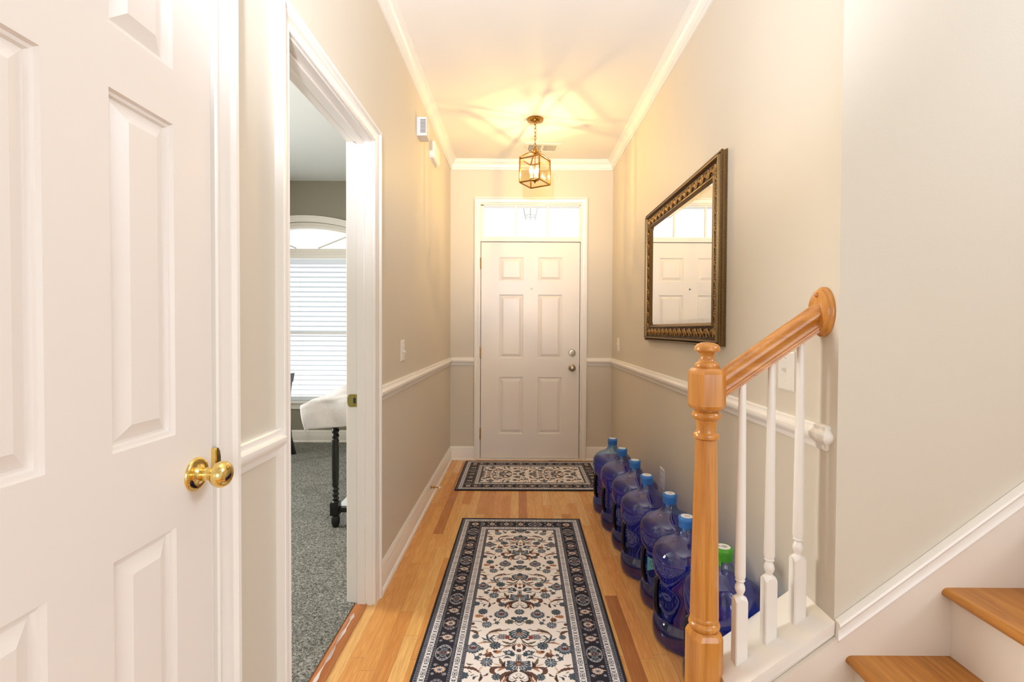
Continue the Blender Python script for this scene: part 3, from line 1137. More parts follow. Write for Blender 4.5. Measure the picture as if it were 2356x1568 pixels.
def bar(mb, a, b, w, d):
    a, b = Vector(a), Vector(b)
    mb.prism([(-w / 2, -d / 2), (w / 2, -d / 2), (w / 2, d / 2), (-w / 2, d / 2)], a, (1, 0, 0), (0, 1, 0), b - a)
    return mb


for sy in (-0.19, 0.19):
    mb = MB()
    pts = [(0.205, sy, 0), (0.165, sy, 0.16), (0.145, sy, 0.43), (0.16, sy, 0.62), (0.185, sy, 0.78)]
    w_ = [0.036, 0.032, 0.034, 0.030, 0.026]
    rings = [[(p[0] - w / 2, p[1] - .014, p[2]), (p[0] + w / 2, p[1] - .014, p[2]), (p[0] + w / 2, p[1] + .014, p[2]), (p[0] - w / 2, p[1] + .014, p[2])] for p, w in zip(pts, w_)]
    mb.loft(rings).build('leg', M['black'], chr_)
    MB().lathe([(0.012, 0), (0.019, 0.43)], (-0.22, sy, 0), n=14).build('leg', M['black'], chr_, smooth=40)
MB().box(-0.25, 0.17, -0.215, 0.215, 0.43, 0.465, 0.01).build('seat', M['black'], chr_)
MB().prism([(0.172, 0.70), (0.192, 0.70), (0.206, 0.785), (0.180, 0.785)], (0, -0.21, 0), (1, 0, 0), (0, 0, 1), (0, 0.42, 0)) \
    .prism([(0.145, 0.56), (0.160, 0.56), (0.166, 0.60), (0.151, 0.60)], (0, -0.18, 0), (1, 0, 0), (0, 0, 1), (0, 0.36, 0)).build('backrest', M['black'], chr_)

# ------------------------------------------------------------------ wall devices
# siren box (upper left wall) and door chime


def at_left(o, y, z):
    o.location = (XL, y, z)


def louvre_box():
    r = empty('alarm_sounder')
    # box: depth along +X .055, along Y .045.. , height
    MB().box(0, 0.062, 0, 0.105, -0.058, 0.058, 0.003).build('housing', M['plastic_grey'], r)
    g = MB()
    for i in range(10):
        z = 0.040 - i * 0.0086
        g.box(0.022, 0.056, -0.0012, 0.001, z - 0.0016, z + 0.0016)
    g.build('grille', M['slot'], r)
    return r


so = louvre_box()
at_left(so, 2.979, 2.500)
tag(so, 'white louvred box high on the left wall, nearer of the two wall boxes', 'sounder')

ch = empty('door_chime', (XL, 3.515, 2.523))
tag(ch, 'cream curved door chime high on the left wall, farther of the two wall boxes', 'chime')
mb = MB()
rings = []
for d, iy, iz in ((0, 0, 0), (0.010, 0, 0), (0.012, 0.004, 0.004), (0.018, 0.004, 0.004), (0.020, 0.0, 0.0), (0.028, 0.0, 0.002), (0.036, 0.010, 0.008), (0.040, 0.030, 0.024)):
    w, h, r = 0.112 - iy, 0.066 - iz, 0.022
    ring = []
    for qx, qz, a0 in ((1, 1, 0), (-1, 1, 90), (-1, -1, 180), (1, -1, 270)):
        for k in range(5):
            a = math.radians(a0 + k * 22.5)
            ring.append((d, qx * (w - r) + r * math.cos(a), qz * (h - r) + r * math.sin(a)))
    rings.append(ring)
mb.loft(rings).build('cover', M['plastic'], ch, smooth=35)


def switch_plate(side, y, z, w=0.070, h=0.116, name='light_switch'):
    """side=+1 on the left wall (facing +X), -1 on the right wall"""
    r = empty(name, (XL if side > 0 else XR, y, z))
    r.rotation_euler = (0, 0, 0 if side > 0 else PI)
    mb = MB()
    a, b = w / 2, h / 2
    mb.loft([[(0, -a, -b), (0, a, -b), (0, a, b), (0, -a, b)], [(0.003, -a, -b), (0.003, a, -b), (0.003, a, b), (0.003, -a, b)],
             [(0.006, -a + .005, -b + .005), (0.006, a - .005, -b + .005), (0.006, a - .005, b - .005), (0.006, -a + .005, b - .005)]])
    mb.build('wall_plate', M['plastic'], r)
    return r


def toggle(r, y=0.0, up=True):
    s = 1 if up else -1
    mb = MB()
    mb.box(0.0055, 0.0068, y - 0.006, y + 0.006, -0.012, 0.012)
    mb.loft([[(0.006, y - .004, -.005), (0.006, y + .004, -.005), (0.006, y + .004, .005), (0.006, y - .004, .005)],
             [(0.020, y - .003, s * .008 - .003), (0.020, y + .003, s * .008 - .003), (0.020, y + .003, s * .008 + .003), (0.020, y - .003, s * .008 + .003)]])
    mb.build('toggle', M['plastic'], r)


def screws(r, zs, y=0.0):
    for z in zs:
        MB().lathe([(0.0032, 0.0055), (0.0032, 0.0068), (0.002, 0.0074)], (0, y, z), 'X', 12).build('screw', M['plastic'], r)


sA = switch_plate(1, 2.612, 1.110)
toggle(sA, 0, False)
screws(sA, (0.030, -0.030))
tag(sA, 'white toggle switch on the left wall just above the chair rail', 'light switch')
sB = switch_plate(-1, 4.130, 1.101)
toggle(sB, 0, True)
screws(sB, (0.030, -0.030))
tag(sB, 'white toggle switch on the right wall beside the front door', 'light switch')
sC = switch_plate(-1, 1.528, 1.099, 0.092, 0.127)
toggle(sC, 0, True)
screws(sC, (0.030, -0.030))
MB().box(0.0058, 0.0066, -0.003, 0.003, 0.041, 0.0425).build('slot_mark', M['slot'], sC)
tag(sC, 'white toggle switch on the right wall behind the stair handrail and spindles', 'light switch')
oA = switch_plate(-1, 2.835, 0.333, 0.086, 0.124, 'power_outlet')
for dz in (0.020, -0.020):
    f = MB().loft([[(0.005, 0.017 * math.cos(2 * PI * k / 20), dz + 0.0145 * math.sin(2 * PI * k / 20)) for k in range(20)],
                   [(0.008, 0.016 * math.cos(2 * PI * k / 20), dz + 0.0135 * math.sin(2 * PI * k / 20)) for k in range(20)]]).build('socket', M['plastic'], oA)
    s_ = MB()
    for yy in (-0.0065, 0.0065):
        s_.box(0.0078, 0.0084, yy - 0.001, yy + 0.001, dz - 0.003, dz + 0.006)
    s_.lathe([(0.0022, 0.0078), (0.0022, 0.0084)], (0, 0, dz - 0.008), 'X', 10)
    s_.build('slots', M['slot'], f)
tag(oA, 'white wall outlet low on the right wall above the water jugs', 'outlet')

# spring-less door stop on the left baseboard
ds = MB().lathe([(0.011, 0), (0.011, 0.004), (0.0055, 0.006), (0.0055, 0.020), (0.009, 0.022), (0.009, 0.025), (0.0045, 0.028), (0.004, 0.058)], axis='X', n=18)
dso = empty('door_stop', (XL + 0.0145, 3.38, 0.088))
tag(dso, 'small brass door stop with white tip on the left baseboard', 'door stop')
ds.build('stem', M['brass_aged'], dso, smooth=35)
MB().lathe([(0.006, 0.057), (0.0085, 0.060), (0.0085, 0.068), (0.006, 0.072)], axis='X', n=16).build('tip', M['rubber'], dso, smooth=40)

# ceiling register
vt = empty('ceiling_vent', (0.188, 4.105, H), math.radians(4))
tag(vt, 'white louvred air register on the ceiling beyond the lantern', 'air vent')
vw, vd = 0.155, 0.10
fm = MB()
fm.box(-vw, vw, -vd, -vd + 0.034, -0.006, 0).box(-vw, vw, vd - 0.034, vd, -0.006, 0).box(-vw, -vw + 0.034, -vd + 0.034, vd - 0.034, -0.006, 0)
fm.box(vw - 0.034, vw, -vd + 0.034, vd - 0.034, -0.006, 0).box(-0.009, 0.009, -vd + 0.034, vd - 0.034, -0.006, 0)
fm.build('frame', M['plastic'], vt)
MB().box(-vw + 0.03, vw - 0.03, -vd + 0.03, vd - 0.03, -0.0012, -0.0002).build('duct_opening', M['bronze_dark'], vt)
for sgn in (-1, 1):
    sl_ = MB()
    for i in range(11):
        x = sgn * (0.015 + i * 0.0104)
        sl_.prism([(-0.0028, 0), (0.0012, -0.0055), (0.0028, -0.005), (-0.0010, 0)], (x, -vd + 0.034, -0.0013), (1, 0, 0), (0, 0, 1), (0, 2 * vd - 0.068, 0))
    sl_.build('louvres', M['plastic'], vt)
for x in (-vw + 0.016, vw - 0.016):
    MB().lathe([(0.004, -0.006), (0.004, -0.0075)], (x, 0, 0), n=12).build('screw', M['brass_aged'], vt)

# ------------------------------------------------------------------ pendant lantern
LX, LY = 0.111, 3.556
ln = empty('pendant_lantern', (LX, LY, H))
tag(ln, 'brass square glass lantern hanging on a chain from the hall ceiling, lit', 'pendant light')
MB().lathe([(0.063, 0.0), (0.064, -0.004), (0.060, -0.010), (0.048, -0.013), (0.044, -0.018), (0.030, -0.024), (0.018, -0.027), (0.010, -0.030),
            (0.007, -0.040), (0.003, -0.044)], n=40).build('canopy', M['brass_aged'], ln, smooth=35)
for a in (200, 330):
    MB().sphere((0.045 * math.cos(math.radians(a)), 0.045 * math.sin(math.radians(a)), -0.018), 0.0045).build('canopy_screw', M['brass'], ln, smooth=60)


def link(mb, c, L, W, r, rot):
    pts = []
    for k in range(20):
        a = 2 * PI * k / 20
        x = W * math.cos(a)
        z = L * math.sin(a)
        pts.append((c[0] + x * math.cos(rot), c[1] + x * math.sin(rot), c[2] + z))
    mb.tube(pts, r, 6, closed=True)


chn = MB()
z = -0.056
i = 0
while z > -0.222:
    link(chn, (0, 0, z), 0.0165 if i % 2 else 0.0185, 0.0075, 0.0017, 0.3 if i % 2 else 0.3 + PI / 2)
    z -= 0.0275
    i += 1
chn.build('chain', M['brass_aged'], ln, smooth=60)
MB().tube([(0.004, 0.002, -0.04), (0.007, -0.003, -0.1), (0.003, 0.004, -0.16), (0.002, 0, -0.25)], 0.0016, 6).build('cord', M['brass_aged'], ln, smooth=60)
# leaf crown
lf = MB()
for k in range(6):
    a = 2 * PI * k / 6 + 0.2
    ca, sa = math.cos(a), math.sin(a)
    prev = None
    spine = [(0.004, -0.252, 0.004), (0.018, -0.244, 0.009), (0.034, -0.236, 0.0085), (0.048, -0.238, 0.002)]
    rows = []
    for d, zz_, w in spine:
        rows.append([(ca * d - sa * w, sa * d + ca * w, zz_ - 0.002), (ca * d, sa * d, zz_ + 0.003), (ca * d + sa * w, sa * d - ca * w, zz_ - 0.002), (ca * d, sa * d, zz_ - 0.004)])
    lf.loft(rows)
for k in range(4):
    a = 2 * PI * k / 4 + 0.6
    ca, sa = math.cos(a), math.sin(a)
    rows = []
    for d, zz_, w in [(0.003, -0.245, 0.004), (0.008, -0.232, 0.007), (0.010, -0.220, 0.006), (0.004, -0.206, 0.001)]:
        rows.append([(ca * d - sa * w, sa * d + ca * w, zz_), (ca * (d + .002), sa * (d + .002), zz_), (ca * d + sa * w, sa * d - ca * w, zz_), (ca * (d - .002), sa * (d - .002), zz_)])
    lf.loft(rows)
lf.build('leaf_crown', M['brass_aged'], ln, smooth=50)
MB().lathe([(0.004, -0.24), (0.010, -0.252), (0.006, -0.258), (0.012, -0.266), (0.005, -0.275)], n=20).build('hub', M['brass_aged'], ln, smooth=40)
# cage: square rotated so a corner points at the camera
ZT, ZBt = 2.497 - H, 2.322 - H
Rr = 0.117
ang0 = math.radians(-90 + 13.7)
cor = [(Rr * math.cos(ang0 + k * PI / 2), Rr * math.sin(ang0 + k * PI / 2)) for k in range(4)]
cg = MB()
for (x, y) in cor:
    cg.tube([(x, y, ZBt - 0.004), (x, y, ZT + 0.004)], 0.0058, 4)
for zz_ in (ZT, ZBt):
    for k in range(4):
        a, b = cor[k], cor[(k + 1) % 4]
        cg.tube([(a[0], a[1], zz_), (b[0], b[1], zz_)], 0.0058, 4)
cg.build('cage', M['brass_aged'], ln)
for (x, y) in cor:
    MB().sphere((x, y, ZT + 0.009), 0.0065, u=12, v=8).build('corner_ball', M['brass_aged'], ln, smooth=60)
arm = MB()
for (x, y) in cor:
    pts = []
    for q in range(9):
        t_ = q / 8
        rr_ = 1 - t_
        pts.append((x * rr_, y * rr_, ZT + 0.004 + 0.042 * math.sin(t_ * PI / 2) + 0.010 * math.sin(t_ * PI)))
    arm.tube(pts, 0.0055, 8)
arm.build('top_arms', M['brass_aged'], ln, smooth=60)
# inner rod, tray, candles, bulbs
MB().lathe([(0.003, ZT + 0.05), (0.003, ZBt + 0.03)], n=10).lathe([(0.006, ZBt + 0.002), (0.004, ZBt + 0.008), (0.010, ZBt + 0.014), (0.039, ZBt + 0.026),
           (0.041, ZBt + 0.031), (0.010, ZBt + 0.031)], n=32).build('tray', M['brass_aged'], ln, smooth=40)
for k in range(3):
    a = math.radians(80 + 120 * k)
    x, y = 0.030 * math.cos(a), 0.030 * math.sin(a)
    c_ = MB().lathe([(0.0095, ZBt + 0.031), (0.0095, ZBt + 0.066)], (x, y, 0), n=18).build('candle_sleeve', M['plastic'], ln, smooth=40)
    MB().lathe([(0.006, ZBt + 0.066), (0.010, ZBt + 0.074), (0.0145, ZBt + 0.088), (0.0135, ZBt + 0.102), (0.008, ZBt + 0.118), (0.0025, ZBt + 0.130), (0.0005, ZBt + 0.134)],
               (x, y, 0), n=18).build('bulb', M['bulb_glass'], c_, smooth=60)
    MB().lathe([(0.0012, ZBt + 0.088), (0.0032, ZBt + 0.091), (0.0032, ZBt + 0.101), (0.0012, ZBt + 0.104)], (x, y, 0), n=10).build('filament', M['bulb'], c_, smooth=60)
for k in range(4):
    a, b = Vector(cor[k] + (0,)), Vector(cor[(k + 1) % 4] + (0,))
    d_ = (b - a).normalized()
    n_ = Vector((-d_.y, d_.x, 0)) * 0.0008
    a2, b2 = a + d_ * 0.005, b - d_ * 0.005
    mb = MB()
    z0, z1 = ZBt + 0.005, ZT - 0.005
    mb.loft([[a2 - n_ + Vector((0, 0, z0)), b2 - n_ + Vector((0, 0, z0)), b2 - n_ + Vector((0, 0, z1)), a2 - n_ + Vector((0, 0, z1))],
             [a2 + n_ + Vector((0, 0, z0)), b2 + n_ + Vector((0, 0, z0)), b2 + n_ + Vector((0, 0, z1)), a2 + n_ + Vector((0, 0, z1))]])
    mb.build('glass_pane', M['lantern_glass'], ln)

MB().box(-2.0, 2.5, YF + 0.16, 7.4, 3.2, 3.28).build('ceiling_porch', M['ceiling'], kind='structure')
# porch lantern outside the transom
pl_ = empty('porch_lantern', (0.142, 6.4, 3.2))
tag(pl_, 'pale wire-framed porch lantern seen outside through the middle transom pane', 'lantern')
g = MB()
zt_, zb_ = -0.20, -0.44
for k in range(6):
    a = 2 * PI * k / 6 + PI / 6
    ca, sa = math.cos(a), math.sin(a)
    g.tube([(0.13 * ca, 0.13 * sa, zt_), (0.115 * ca, 0.115 * sa, -0.30), (0.085 * ca, 0.085 * sa, zb_)], 0.006, 6)
    b = a + PI / 3
    g.tube([(0.085 * ca, 0.085 * sa, zb_), (0.085 * math.cos(b), 0.085 * math.sin(b), zb_)], 0.005, 6)
    g.tube([(0.13 * ca, 0.13 * sa, zt_), (0.13 * math.cos(b), 0.13 * math.sin(b), zt_)], 0.005, 6)
    g.tube([(0.085 * ca, 0.085 * sa, zb_), (0.080 * ca, 0.080 * sa, zb_ - 0.025), (0.066 * ca, 0.066 * sa, zb_ - 0.045)], 0.005, 6)
g.build('cage', M['lantern_out'], pl_)
MB().lathe([(0.14, zt_), (0.10, zt_ + 0.05), (0.03, zt_ + 0.09), (0.008, zt_ + 0.10), (0.008, 0.0)], n=6).build('cap', M['lantern_out'], pl_)

# ------------------------------------------------------------------ mirror on the right wall
my0, my1, mz0, mz1 = 1.985, 3.170, 1.160, 1.990
mr = empty('wall_mirror', (XR, (my0 + my1) / 2, (mz0 + mz1) / 2))
tag(mr, 'large rectangular mirror in a carved antique bronze frame on the right wall', 'mirror')
hy, hz = (my1 - my0) / 2, (mz1 - mz0) / 2
FWd = 0.104
# local: wall plane x=0, room towards -x. sweep round the OUTER rectangle with u inward
# N=-X, t=+Z at y=+hy : (-1,0,0)x(0,0,1) = (0,1,0) -> outward; start on the other side so u points inward
path = [(0, -hy, -hz), (0, -hy, hz), (0, hy, hz), (0, hy, -hz)]
outer = [(0.0, 0.0), (0.0, 0.006), (0.003, 0.008), (0.0035, 0.018), (0.001, 0.021), (0.001, 0.026), (0.005, 0.029), (0.009, 0.027), (0.011, 0.021), (0.014, 0.019), (0.016, 0.024),
         (0.017, 0.033), (0.020, 0.037), (0.025, 0.036), (0.028, 0.030), (0.030, 0.022), (0.030, 0.0)]
MB().sweep(path, (-1, 0, 0), outer, closed=True).build('outer_moulding', M['pewter'], mr, smooth=40)
ground = [(0.0299, 0.0), (0.0299, 0.020), (0.045, 0.018), (0.062, 0.016), (0.084, 0.018), (0.084, 0.0)]
gobj = MB().sweep(path, (-1, 0, 0), ground, closed=True).build('carved_band', M['bronze_dark'], mr, smooth=40)
inner = [(0.0838, 0.0), (0.0838, 0.020), (0.087, 0.025), (0.091, 0.026), (0.095, 0.022), (0.098, 0.019), (0.104, 0.012), (0.104, 0.0)]
MB().sweep(path, (-1, 0, 0), inner, closed=True).build('inner_moulding', M['pewter'], mr, smooth=40)
mgl = MB()
_r = lambda x, i: [(x, -hy + i, -hz + i), (x, hy - i, -hz + i), (x, hy - i, hz - i), (x, -hy + i, hz - i)]
mgl.loft([_r(-0.008, 0.100), _r(-0.0115, 0.100), _r(-0.0135, 0.124)])
mgl.build('mirror_glass', M['mirror'], mr)


def relief(mb, org, along, inward, out, w, h):
    """one acanthus unit: w along the frame, h across (inward)"""
    org, along, inward, out = Vector(org), Vector(along), Vector(inward), Vector(out)

    def P(a, i, o):
        return org + along * a + inward * i + out * o
    # central palmette: two outward curling ridges plus a middle vein and side cups
    for s in (-1, 1):
        pts, rad = [], []
        for k in range(8):
            t = k / 7
            a = s * w * (0.06 + 0.40 * math.sin(t * PI * 0.62))
            i = h * (0.95 - 0.90 * t)
            pts.append(P(a, i, 0.0175 + 0.004 * math.sin(t * PI)))
            rad.append(0.0044 * (0.7 + 0.6 * math.sin(t * PI)))
        mb.tube(pts, rad, 6)
        pts, rad = [], []
        for k in range(8):
            t = k / 7
            ang = PI * 1.25 * t
            a = s * w * (0.24 + 0.16 * math.cos(ang))
            i = h * (0.30 + 0.17 * math.sin(ang))
            pts.append(P(a, i, 0.020))
            rad.append(0.0042 * (1 - 0.5 * t))
        mb.tube(pts, rad, 6)
        pts = [P(s * w * 0.10, h * 0.9, .018), P(s * w * 0.17, h * 0.62, .022), P(s * w * 0.09, h * 0.42, .021)]
        mb.tube(pts, [0.003, 0.0052, 0.002], 6)
    mb.tube([P(0, h * 0.96, 0.018), P(0, h * 0.6, 0.021), P(0, h * 0.12, 0.019)], [0.003, 0.0045, 0.0055], 6)
    mb.sphere(P(0, h * 0.10, 0.019), 0.0045, u=8, v=6)
    mb.sphere(P(w * 0.5, h * 0.82, 0.018), 0.0038, u=8, v=6)


rl = MB()
i0, hh = 0.034, 0.046
Ly, Lz = 2 * (hy - i0), 2 * (hz - i0)
ny_ = 15
for k in range(ny_):
    a = -hy + 0.045 + (2 * hy - 0.09) * (k + 0.5) / ny_
    w_ = (2 * hy - 0.09) / ny_
    relief(rl, (0, a, hz - i0), (0, 1, 0), (0, 0, -1), (-1, 0, 0), w_, hh)
    relief(rl, (0, a, -hz + i0), (0, 1, 0), (0, 0, 1), (-1, 0, 0), w_, hh)
nz_ = 10
for k in range(nz_):
    a = -hz + 0.045 + (2 * hz - 0.09) * (k + 0.5) / nz_
    w_ = (2 * hz - 0.09) / nz_
    relief(rl, (0, hy - i0, a), (0, 0, 1), (0, -1, 0), (-1, 0, 0), w_, hh)
    relief(rl, (0, -hy + i0, a), (0, 0, 1), (0, 1, 0), (-1, 0, 0), w_, hh)
rl.build('acanthus_relief', M['bronze'], gobj, smooth=60)

# ------------------------------------------------------------------ staircase
TS, T0x, T0z = 0.728, 0.892, 0.347     # pitch, nosing of the second tread
st = empty('staircase', (0.632, 0.80, 0))
tag(st, 'oak-treaded stairs with white risers climbing to the right', 'stairs')
RISE, RUN = 0.1875, 0.2575
YA, YBs = 0.22, YC - 0.0135
for k in range(12):
    nx = T0x + (k - 1) * RUN - 0.632
    z = T0z + (k - 1) * RISE
    prof = [(0.0, z - 0.013), (0.003, z - 0.006), (0.010, z - 0.001), (0.016, z), (0.030 + RUN, z), (0.030 + RUN, z - 0.026), (0.016, z - 0.026), (0.006, z - 0.023), (0.001, z - 0.018)]
    MB().prism(prof, (nx, YBs - 0.80, 0), (1, 0, 0), (0, 0, 1), (0, YA - YBs, 0)).build('tread', M['tread'], st, smooth=40)
    zb = 0.0 if k == 0 else z - RISE - 0.0
    MB().box(nx + 0.026, nx + 0.040, YA - 0.80, YBs - 0.80, zb, z - 0.026).build('riser', M['skirt'], st)
# white stringer against the stair wall, with caulk-thin gap
sk = MB()


def skz(x):
    return 0.437 + 0.752 * (x - 0.874)


xa, xb = 0.44, 3.6
sk.prism([(xa, 0), (xb, 0), (xb, skz(xb) - 0.03), (xa, max(0.05, skz(xa) - 0.045))], (0, YC - 0.0145, 0), (1, 0, 0), (0, 0, 1), (0, 0.0134, 0))
stg = sk.build('wall_stringer', M['skirt'], st)
stg.location = (-0.632, -0.80, 0)
# moulding along the top of the stringer
dirv = Vector((1, 0, 0.752)).normalized()
upv = Vector((-0.752, 0, 1)).normalized()
cap = [(-0.040, 0.0), (-0.040, 0.015), (-0.034, 0.017), (-0.030, 0.0145), (-0.012, 0.0145), (-0.008, 0.019), (-0.002, 0.022), (0.003, 0.020), (0.005, 0.012), (0.005, 0)]
p0 = Vector((0.876, YC - 0.001, skz(0.876) - 0.003))
_ra, _rb = [], []
for u_, v_ in cap:
    q_ = p0 + upv * u_ + Vector((0, -v_, 0))
    _ra.append(q_ + dirv * ((0.8705 - q_.x) / dirv.x))
    _rb.append(q_ + dirv * ((3.6 - q_.x) / dirv.x))
MB().loft([_ra, _rb]).build('stringer_cap', M['trim'], st, smooth=35).location = (-0.632, -0.80, 0)

# ------------------------------------------------------------------ balustrade
br = empty('stair_railing', (0.548, 1.375, 0))
tag(br, 'oak newel post and handrail with three white spindles on a white curb', 'railing')
NX, NY = 0.548, 1.375
# curb (kneewall) and its cap, falling towards the newel
cs = 0.722


def czt(x):
    return 0.433 + cs * (x - 0.869)


c0, c1 = NX + 0.040, XR - 0.0005
MB().prism([(c0, 0), (c1, 0), (c1, czt(c1) - 0.018), (c0, czt(c0) - 0.018)], (0, 1.2835, 0), (1, 0, 0), (0, 0, 1), (0, 0.148, 0)) \
    .build('curb', M['skirt'], br).location = (-NX, -NY, 0)
cpm = MB().prism([(c0, czt(c0) - 0.019), (c1, czt(c1) - 0.019), (c1, czt(c1)), (c0, czt(c0))], (0, 1.278, 0), (1, 0, 0), (0, 0, 1), (0, 0.184, 0))
cpm.build('curb_cap', M['trim'], br).location = (-NX, -NY, 0)
# cove under the cap
MB().prism([(c0, czt(c0) - 0.036), (c1, czt(c1) - 0.036), (c1, czt(c1) - 0.018), (c0, czt(c0) - 0.018)], (0, 1.280, 0), (1, 0, 0), (0, 0, 1), (0, 0.0035, 0)) \
    .build('curb_moulding', M['trim'], br).location = (-NX, -NY, 0)


def octo(w, c, z):
    """chamfered square ring, width w, chamfer c"""
    h = w / 2
    return [(h, h - c, z), (h - c, h, z), (-(h - c), h, z), (-h, h - c, z), (-h, -(h - c), z), (-(h - c), -h, z), (h - c, -h, z), (h, -(h - c), z)]


def ring_r(r, z, n=8, off=22.5):
    return [(r * math.cos(math.radians(off + 45 * k)), r * math.sin(math.radians(off + 45 * k)), z) for k in range(n)]


# lower block
WB = 0.0925
nb = MB()
nb.loft([octo(WB, 0.021, 0.0), octo(WB, 0.021, 0.368), octo(WB - 0.010, 0.020, 0.381), octo(WB - 0.018, 0.018, 0.386)])
nb.build('newel_base_block', M['oak_z'], br)
MB().lathe([(0.036, 0.384), (0.037, 0.388), (0.0415, 0.392), (0.043, 0.399), (0.041, 0.406), (0.0365, 0.410), (0.0385, 0.416), (0.038, 0.422), (0.034, 0.427)], n=40) \
    .build('newel_ring', M['oak_z'], br, smooth=40)
rs = []
for z, w in ((0.420, 0.0715), (0.55, 0.068), (0.70, 0.062), (0.85, 0.056), (0.928, 0.053)):
    rs.append(octo(w, w * 0.293, z))
MB().loft(rs).build('newel_shaft', M['oak_z'], br)
MB().lathe([(0.027, 0.922), (0.0345, 0.927), (0.0355, 0.933), (0.034, 0.939), (0.028, 0.943), (0.0265, 0.950), (0.0285, 0.968), (0.030, 0.978), (0.036, 0.982),
            (0.040, 0.988), (0.040, 0.994), (0.036, 1.000), (0.030, 1.004), (0.030, 1.012)], n=40).build('newel_ring', M['oak_z'], br, smooth=40)
nt = MB().loft([octo(WB - 0.014, 0.020, 1.008), octo(WB - 0.006, 0.021, 1.012), octo(WB, 0.021, 1.020), octo(WB, 0.021, 1.108), octo(WB - 0.004, 0.021, 1.116), octo(WB - 0.020, 0.018, 1.124)])
nt.build('newel_top_block', M['oak_z'], br)
MB().lathe([(0.030, 1.120), (0.0325, 1.126), (0.0335, 1.132), (0.031, 1.137), (0.0235, 1.141), (0.0200, 1.148), (0.0185, 1.156), (0.0205, 1.164), (0.0260, 1.169), (0.0335, 1.172), (0.0345, 1.176),
            (0.0335, 1.183), (0.028, 1.190), (0.017, 1.195), (0.004, 1.1965)], n=44).build('newel_finial', M['oak_z'], br, smooth=45)
for c_ in br.children:
    if c_.name.startswith('newel'):
        for v_ in c_.data.vertices:
            if v_.co.z > 0.01:
                v_.co.z = 1.23 - (1.23 - v_.co.z) * 1.036
            if 'block' not in c_.name:
                v_.co.x *= 1.036
                v_.co.y *= 1.036

# handrail: profile in (across Y, perpendicular up)
hs = 0.745
hd = Vector((1, 0, hs)).normalized()
hu = Vector((-hs, 0, 1)).normalized()
half = [(0.0, 0.031), (0.010, 0.030), (0.019, 0.026), (0.025, 0.019), (0.0275, 0.011), (0.027, 0.004), (0.023, -0.001), (0.019, -0.006), (0.017, -0.014), (0.018, -0.021),
        (0.0215, -0.024), (0.0215, -0.028), (0.019, -0.030), (0.019, -0.036)]
prof = half + [(-a, b) for a, b in half[::-1] if True][:-1]
hx0 = NX + 0.042
hz0 = 1.078
pA = Vector((hx0, NY, hz0))
Lr = (XR - 0.020 - hx0) / hd.x
# clip ends: vertical ends
hr = MB()
ring0, ring1 = [], []
for a, b in prof:
    q = pA + Vector((0, a, 0)) + hu * b
    t0 = (hx0 - q.x) / hd.x
    t1 = (XR - 0.018 - q.x) / hd.x
    ring0.append(q + hd * t0)
    ring1.append(q + hd * t1 + Vector((0, -0.024, 0)))
nseg = 6
rgs = [[a.lerp(b, k / nseg) for a, b in zip(ring0, ring1)] for k in range(nseg + 1)]
hro = hr.loft(rgs)
m_ho = hro.build('handrail', M['oak_x'], br, smooth=35)
m_ho.location = (-NX, -NY, 0)

# rosette on the wall end
zr_ = hz0 + hs * (XR - hx0) - 0.004
rz = MB()
rings = []
for d, k in ((0.0, 1.0), (-0.006, 1.0), (-0.009, 0.97), (-0.011, 0.90), (-0.017, 0.89), (-0.020, 0.83), (-0.0215, 0.80)):
    rings.append([(d, 0.0500 * k * math.cos(2 * PI * q / 48), 0.0715 * k * math.sin(2 * PI * q / 48)) for q in range(48)])
rz.loft(rings)
ro = rz.build('rosette', M['oak_z'], br, smooth=40)
ro.location = (XR - NX - 0.0003, 1.347 - NY, 1.283)
pg_ = MB().sphere((-0.0215, 0.0, 0.049), 0.005, 0.0075, 0.0075).build('screw_plug', M['oak_y'], ro, smooth=60)

